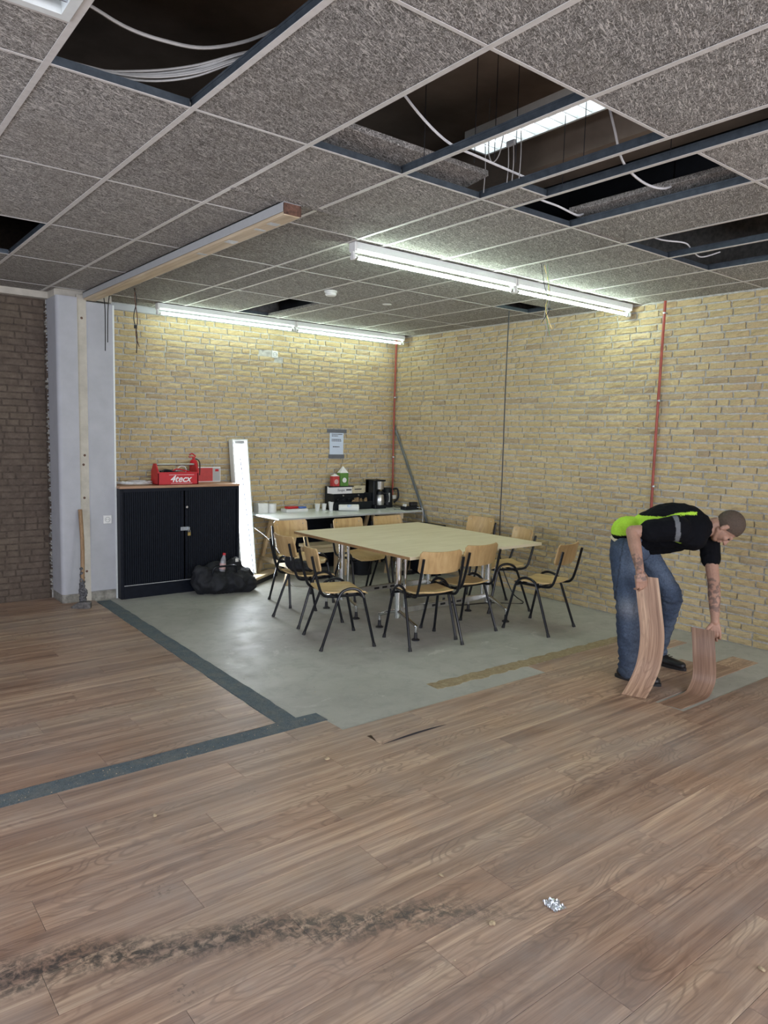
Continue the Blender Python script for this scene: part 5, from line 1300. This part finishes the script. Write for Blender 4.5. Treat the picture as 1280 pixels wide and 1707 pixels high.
# --- shirt
mb = MB()
mid = (J['shR'] + J['shL']) / 2
spine = (mid - J['waist']).normalized()
for s_ in (-1, 1):
    cap(mb, J['waist'] + Rv * s_ * .055 + spine * 0.01, J['chest'] + Rv * s_ * .075, .108, .122)
    cap(mb, J['chest'] + Rv * s_ * .075, mid + Rv * s_ * .09, .120, .098)
cap(mb, J['waist'] - Uz * .02 + spine * .02, J['chest'] - Uz * .04, .105, .115)
cap(mb, J['waist'] - Uz * .075 + spine * .06, J['chest'] - Uz * .085, .07, .08)
cap(mb, mid, J['neck'] - spine * .02, .085, .062)
MS = Matrix((spine, Rv, spine.cross(Rv))).transposed().to_4x4()
ell(mb, J['waist'].lerp(mid, .60) + Vector((0, 0, .065)), (.245, .185, .165), MS, 20, 14)
ell(mb, J['waist'].lerp(mid, .25) + Vector((0, 0, .035)), (.20, .165, .145), MS, 20, 14)
ell(mb, J['waist'].lerp(mid, .92) + Vector((0, 0, .055)), (.15, .19, .120), MS, 20, 14)
ell(mb, (4.675, 3.005, 1.045), (.12, .145, .105), MS, 20, 14)
sR1 = J['shR'].lerp(J['elR'], .62); cap(mb, J['shR'] + Vector((0, 0, .01)), sR1, .090, .074)
cap(mb, mid + Rv * .08, J['shR'], .09, .078)
sL1 = J['shL'].lerp(J['elL'], .48); cap(mb, J['shL'], sL1, .075, .064)
cap(mb, mid - Rv * .08, J['shL'], .085, .075)
upv = Rv.cross(spine).normalized()
if upv.z < 0: upv = -upv
def shirt_post(me):
    a = me.color_attributes.new('Col', 'FLOAT_COLOR', 'POINT')
    Lsp = (mid - J['waist']).length
    for i, v in enumerate(me.vertices):
        p = v.co.copy(); q = p - J['waist']; s1 = q.dot(spine) / Lsp; sr = q.dot(Rv); su = q.dot(upv)
        k_ = abs(mnoise.noise(p * 11)) * 0.014 + abs(mnoise.noise(p * 26)) * 0.006
        v.co += v.normal * (0.006 - k_)
        c = (.0045, .005, .007)
        dA = (J['elR'] - J['shR']).normalized(); armR = (p - J['shR']).dot(dA)
        perp = ((p - J['shR']) - dA * armR).length
        on_sleeve = armR > -0.02 and perp < 0.102 and sr > .13
        dB = (J['elL'] - J['shL']).normalized(); on_left = sr < -.06 and su < .05
        lime = (.42, .70, .06)
        if not on_sleeve and not on_left:
            # lime wedge from the waist up the back, tapering to a piping line towards the collar
            c0 = .085 + .075 * min(1.0, max(0.0, s1 * 1.3)); wd_ = .060 * max(0.0, 1 - max(0.0, s1 + .1) / .62) + .009
            if -2.0 < s1 < 1.12 and sr > -.02 and abs(su - c0) < wd_: c = lime
            if 0.98 < s1 and su < -.05 and .0 < sr < .10: c = lime
        elif on_sleeve:
            if 0.0 < armR < 0.030: c = (.15, .16, .17)
            if armR < 0.10 and abs(su + .040) < .012: c = lime
        a.data[i].color = (*c, 1)
voxel_mesh('shirt', mb, 0.0075, 3, 'shirt', person, post=shirt_post)
# --- body: head, neck, arms and hands in one surface
mb = MB()
hc_ = Vector((5.02, 2.455, 1.115))
crown = (Dv * .80 + Uz * .22 + Vector((.25, 0, 0)) * .0).normalized()     # from neck to crown
face = (Dv * .35 - Uz * .93); face = (face - crown * face.dot(crown)).normalized()
side = crown.cross(face).normalized()
MH = Matrix((side, face, crown)).transposed().to_4x4()
def H(x, y, z): return hc_ + side * x + face * y + crown * z
ell(mb, H(0, -.012, .025), (.074, .094, .092), MH, 20, 14)         # skull
ell(mb, H(0, .022, -.030), (.062, .070, .080), MH, 20, 12)         # face
ell(mb, H(0, .055, -.088), (.034, .030, .026), MH)                 # chin
cap(mb, H(.052, .0, -.055), H(.025, .058, -.092), .020, .016); cap(mb, H(-.052, .0, -.055), H(-.025, .058, -.092), .020, .016)   # jaw
cap(mb, H(-.036, .080, .012), H(.036, .080, .012), .012, .012)     # brow
cap(mb, H(0, .088, .002), H(0, .112, -.036), .007, .013)           # nose
ell(mb, H(.013, .098, -.038), (.010, .011, .009), MH); ell(mb, H(-.013, .098, -.038), (.010, .011, .009), MH)
ell(mb, H(.038, .070, -.025), (.020, .018, .020), MH); ell(mb, H(-.038, .070, -.025), (.020, .018, .020), MH)   # cheeks
cap(mb, H(-.020, .090, -.060), H(.020, .090, -.060), .0075, .0075); cap(mb, H(-.016, .087, -.072), H(.016, .087, -.072), .0075, .0075)
for s_ in (-1, 1):
    ell(mb, H(s_ * .078, -.008, -.012), (.010, .018, .031), MH); cap(mb, H(s_ * .080, -.022, .004), H(s_ * .082, -.002, .014), .006, .006); cap(mb, H(s_ * .078, .0, -.036), H(s_ * .079, .001, -.03), .007, .006)
cap(mb, J['neck'] - spine * .03, H(0, -.028, -.055), .058, .054)
cap(mb, mid, J['neck'], .07, .058)
cap(mb, J['shR'], J['elR'], .052, .043); ell(mb, J['elR'], (.043, .043, .043)); cap(mb, J['elR'], J['elR'].lerp(J['wrR'], .35), .043, .044); cap(mb, J['elR'].lerp(J['wrR'], .35), J['wrR'], .043, .028)
cap(mb, J['shL'], J['elL'], .052, .042); cap(mb, J['elL'], J['elL'].lerp(J['wrL'], .35), .041, .043); cap(mb, J['elL'].lerp(J['wrL'], .35), J['wrL'], .042, .027)
cap(mb, mid, J['shR'], .05, .05); cap(mb, mid, J['shL'], .05, .05)
# right hand: palm hangs from the wrist beside the plank, fingers closed over its top edge
def hand(wrist, down, across, front, curl, thumb_side):
    down, across, front = down.normalized(), across.normalized(), front.normalized()
    pc = wrist + down * .048
    for k_ in range(4):
        o_ = across * (-.030 + .020 * k_); cap(mb, wrist + o_ * .45 + down * .01, wrist + o_ + down * (.080 - .004 * abs(k_ - 1)), .017, .0125)
    ln = (.040, .046, .043, .034)
    for k_ in range(4):
        o_ = across * (-.0315 + .021 * k_); p = wrist + o_ + down * (.082 - .004 * abs(k_ - 1)); a1 = 0
        dirv = down
        for sg in range(3):
            a1 = curl[sg]; dd = (down * math.cos(a1) + front * math.sin(a1)).normalized(); q = p + dd * ln[k_] * (1, .68, .55)[sg]
            cap(mb, p, q, .0098 - sg * .0010, .0092 - sg * .0010, seg=10); p = q
    th0 = wrist + across * (-.026 * thumb_side) * -1 + down * .025 + front * .008
    d1 = (down * .62 + across * (thumb_side * .62) + front * .45).normalized(); q = th0 + d1 * .042; cap(mb, th0, q, .0155, .0125, seg=10)
    d2 = (down * .80 + across * (thumb_side * .10) + front * .60).normalized(); q2 = q + d2 * .034; cap(mb, q, q2, .0115, .0100, seg=10)
    q3 = q2 + (down * .9 + front * .4).normalized() * .024; cap(mb, q2, q3, .0100, .0085, seg=10)
dR = Vector((.06, -.20, -1)); hand(J['wrR'], dR, Vector((.80, -.55, 0)), Vector((.45, .75, -.1)), (.25, .95, 1.6), 1)
dL = Vector((.05, -.05, -1)); hand(J['wrL'] + Vector((0, 0, .0)), Vector((-.10, -.12, -1)), Vector((.55, -.83, 0)), Vector((-.85, -.45, -.1)), (.55, 1.5, 2.3), -1)
def skin_post(me):
    a = me.color_attributes.new('Col', 'FLOAT_COLOR', 'POINT')
    for i, v in enumerate(me.vertices):
        p = v.co; c = Vector((.40, .235, .165)); c = c * (0.94 + 0.12 * mnoise.noise(p * 20))
        for A_, B_2, lo, hi, st in ((J['elR'], J['wrR'], .62, 1.25, 1.0), (J['elL'], J['wrL'], -.05, .80, 1.0), (J['shL'], J['elL'], .45, .62, 1.3)):
            d_ = B_2 - A_; t_ = (p - A_).dot(d_) / d_.length_squared
            if lo < t_ < hi and (p - A_ - d_ * t_).length < .07:
                nzv = mnoise.noise(p * 38 + Vector((5, 2, 1))) + .5 * mnoise.noise(p * 90)
                if nzv > -0.05: c = c.lerp(Vector((.05, .05, .055)), min(.72, (.25 + nzv) * 1.5) * st * .8)
        a.data[i].color = (max(c.x, .01), max(c.y, .01), max(c.z, .01), 1)
voxel_mesh('body', mb, 0.0042, 2, 'skin', person, factor=0.5, post=skin_post)
# eyes
for s_ in (-1, 1):
    mb2 = MB(); ell(mb2, H(s_ * .030, .083, -.004), (.011, .008, .006), MH, 12, 8); mb2.build('eye', 'rubber', person, smooth=True)
# --- short hair
mb = MB()
ell(mb, H(0, -.017, .030), (.0785, .0985, .0955), MH, 24, 16)
def cut_hair(me):
    bm = bmesh.new(); bm.from_mesh(me); dl = []
    for v in bm.verts:
        q = v.co - hc_; y_, z_ = q.dot(face), q.dot(crown); x_ = abs(q.dot(side))
        lim = -.040 if y_ < -.02 else (-.040 + (y_ + .02) * .95 if y_ < .055 else .033 + (y_ - .055) * .5)
        if z_ < lim: dl.append(v)
    bmesh.ops.delete(bm, geom=dl, context='VERTS'); bm.to_mesh(me); bm.free()
    for v in me.vertices: v.co += v.normal * (mnoise.noise(v.co * 120) * 0.0018)
voxel_mesh('hair', mb, 0.0035, 1, 'hair', person, post=cut_hair)
# --- shoes
for nm, an, to in (('R', J['ankR'], J['toeR']), ('L', J['ankL'], J['toeL'])):
    mb = MB(); d_ = (to - an); d_.z = 0; d_.normalize(); h0 = Vector((an.x, an.y, 0)) - d_ * .045; w_ = Vector((-d_.y, d_.x, 0))
    cap(mb, h0 + Uz * .050, h0 + d_ * .10 + Uz * .048, .040, .043, sq=(1, .95)); cap(mb, h0 + d_ * .08 + Uz * .045, h0 + d_ * .235 + Uz * .036, .046, .036, sq=(1.08, .85)); cap(mb, h0 + d_ * .03 + Uz * .05, h0 + d_ * .045 + Uz * .105, .042, .040)
    def sp(me):
        for v in me.vertices: v.co.z = max(v.co.z, 0.0045 + .001)
    so = voxel_mesh('shoe', mb, 0.006, 2, 'shoe', person, post=sp)
    b = MB(); poly = []
    for i in range(20):
        a = 2 * math.pi * i / 20; cx = math.cos(a); wx = .046 if cx < 0 else .050
        q = h0 + d_ * (.095 + .185 * cx * (1 if cx > 0 else .80)) + w_ * (wx * math.sin(a)); poly.append((q.x, q.y))
    b.prism(poly, 0.0045, 0.026); b.build('sole', 'rubber', so, smooth=False)
    b = MB()
    for i in range(4):
        c = h0 + d_ * (.085 + i * .022) + Uz * (.098 - i * .006); b.tube([c - w_ * .022, c + Uz * .004, c + w_ * .022], .0028, 6)
    b.build('lace', 'bin', so)

# ------------------------------------------------------------------ litter
mb = MB(); rg = random.Random(2)
def crumple(name, c, s_, matk, label, cat, group=None, flat=0.35):
    bm = bmesh.new(); bmesh.ops.create_icosphere(bm, subdivisions=2, radius=1)
    for v in bm.verts: v.co = Vector((v.co.x * s_[0], v.co.y * s_[1], v.co.z * s_[2])) * rg.uniform(.72, 1.15)
    zmin = min(v.co.z for v in bm.verts)
    for v in bm.verts: v.co.z -= zmin
    me = bpy.data.meshes.new(name); bm.to_mesh(me); bm.free(); me.materials.append(MAT[matk])
    o = bpy.data.objects.new(name, me); col.objects.link(o); o.location = (c[0], c[1], PT); o.rotation_euler = (0, 0, rg.uniform(0, 6)); tag(o, label, cat, group)
b = MB(); n_ = 14; vs = []; fs = []
for j_ in range(n_ + 1):
    for i_ in range(n_ + 1):
        u_, v_ = i_ / n_ - .5, j_ / n_ - .5; q_ = Vector((u_ * 9, v_ * 9, 3))
        vs.append((2.064 + u_ * .052 + .010 * v_ + .004 * mnoise.noise(q_), 1.535 + v_ * .070 - .012 * u_ + .005 * mnoise.noise(q_ + Vector((4, 4, 4))), PT + .0012 + .016 * abs(mnoise.noise(q_ * .8 + Vector((1, 7, 2)))) + .006 * rg.random() * (abs(u_) < .45)))
for j_ in range(n_):
    for i_ in range(n_): a = j_ * (n_ + 1) + i_; fs.append((a, a + 1, a + n_ + 2, a + n_ + 1))
b.add(vs, fs); tag(b.build('foil_scrap', 'foil'), 'crumpled scrap of silver foil on the plank floor in the foreground', 'foil')
for c, s_, lb in (((2.058, 3.009), (.016, .009, .007), 'pale plaster chip on the planks just below the underlay strip corner'), ((1.129, 2.98), (.011, .008, .006), 'brown plaster chip on the left foreground planks'),
               ((1.806, 1.602), (.011, .014, .006), 'tan chip lying left of the foil scrap'), ((1.854, 1.916), (.014, .006, .004), 'thin splinter lying between the foil and the table'), ((2.349, 0.925), (.014, .008, .005), 'small chip at the right foreground edge')):
    crumple('plaster_chip', c, s_, 'chip', lb, 'debris', 'larger chips on the plank floor')
b = MB(); rg = random.Random(12)
for i in range(420):
    if i < 200: x, y, z = rg.uniform(-.3, 2.3), rg.gauss(3.52, .035), .0055
    elif i < 260: x, y, z = rg.gauss(2.2, .08), rg.uniform(3.6, 7.1), .005
    elif i < 330: x, y, z = rg.uniform(0.6, 5.5), rg.uniform(1.2, 3.4), PT
    else: x, y, z = rg.uniform(2.4, 5.9), rg.uniform(3.6, 6.8), 0.0
    s_ = rg.uniform(.0012, .0040); a = rg.uniform(0, 3); ca, sa = math.cos(a) * s_, math.sin(a) * s_
    if not (XL < x < 6.1): continue
    b.add([(x + ca, y + sa, z), (x - sa, y + ca, z), (x - ca, y - sa, z), (x + sa, y - ca, z), (x, y, z + s_ * .8)], ((0, 1, 4), (1, 2, 4), (2, 3, 4), (3, 0, 4), (3, 2, 1, 0)), rg.choice((0, 1, 1)))
o = b.build('floor_grit', ['chip', 'skirt']); o['kind'] = 'stuff'; tag(o, 'scattered crumbs and grit over strips and floor', 'debris')
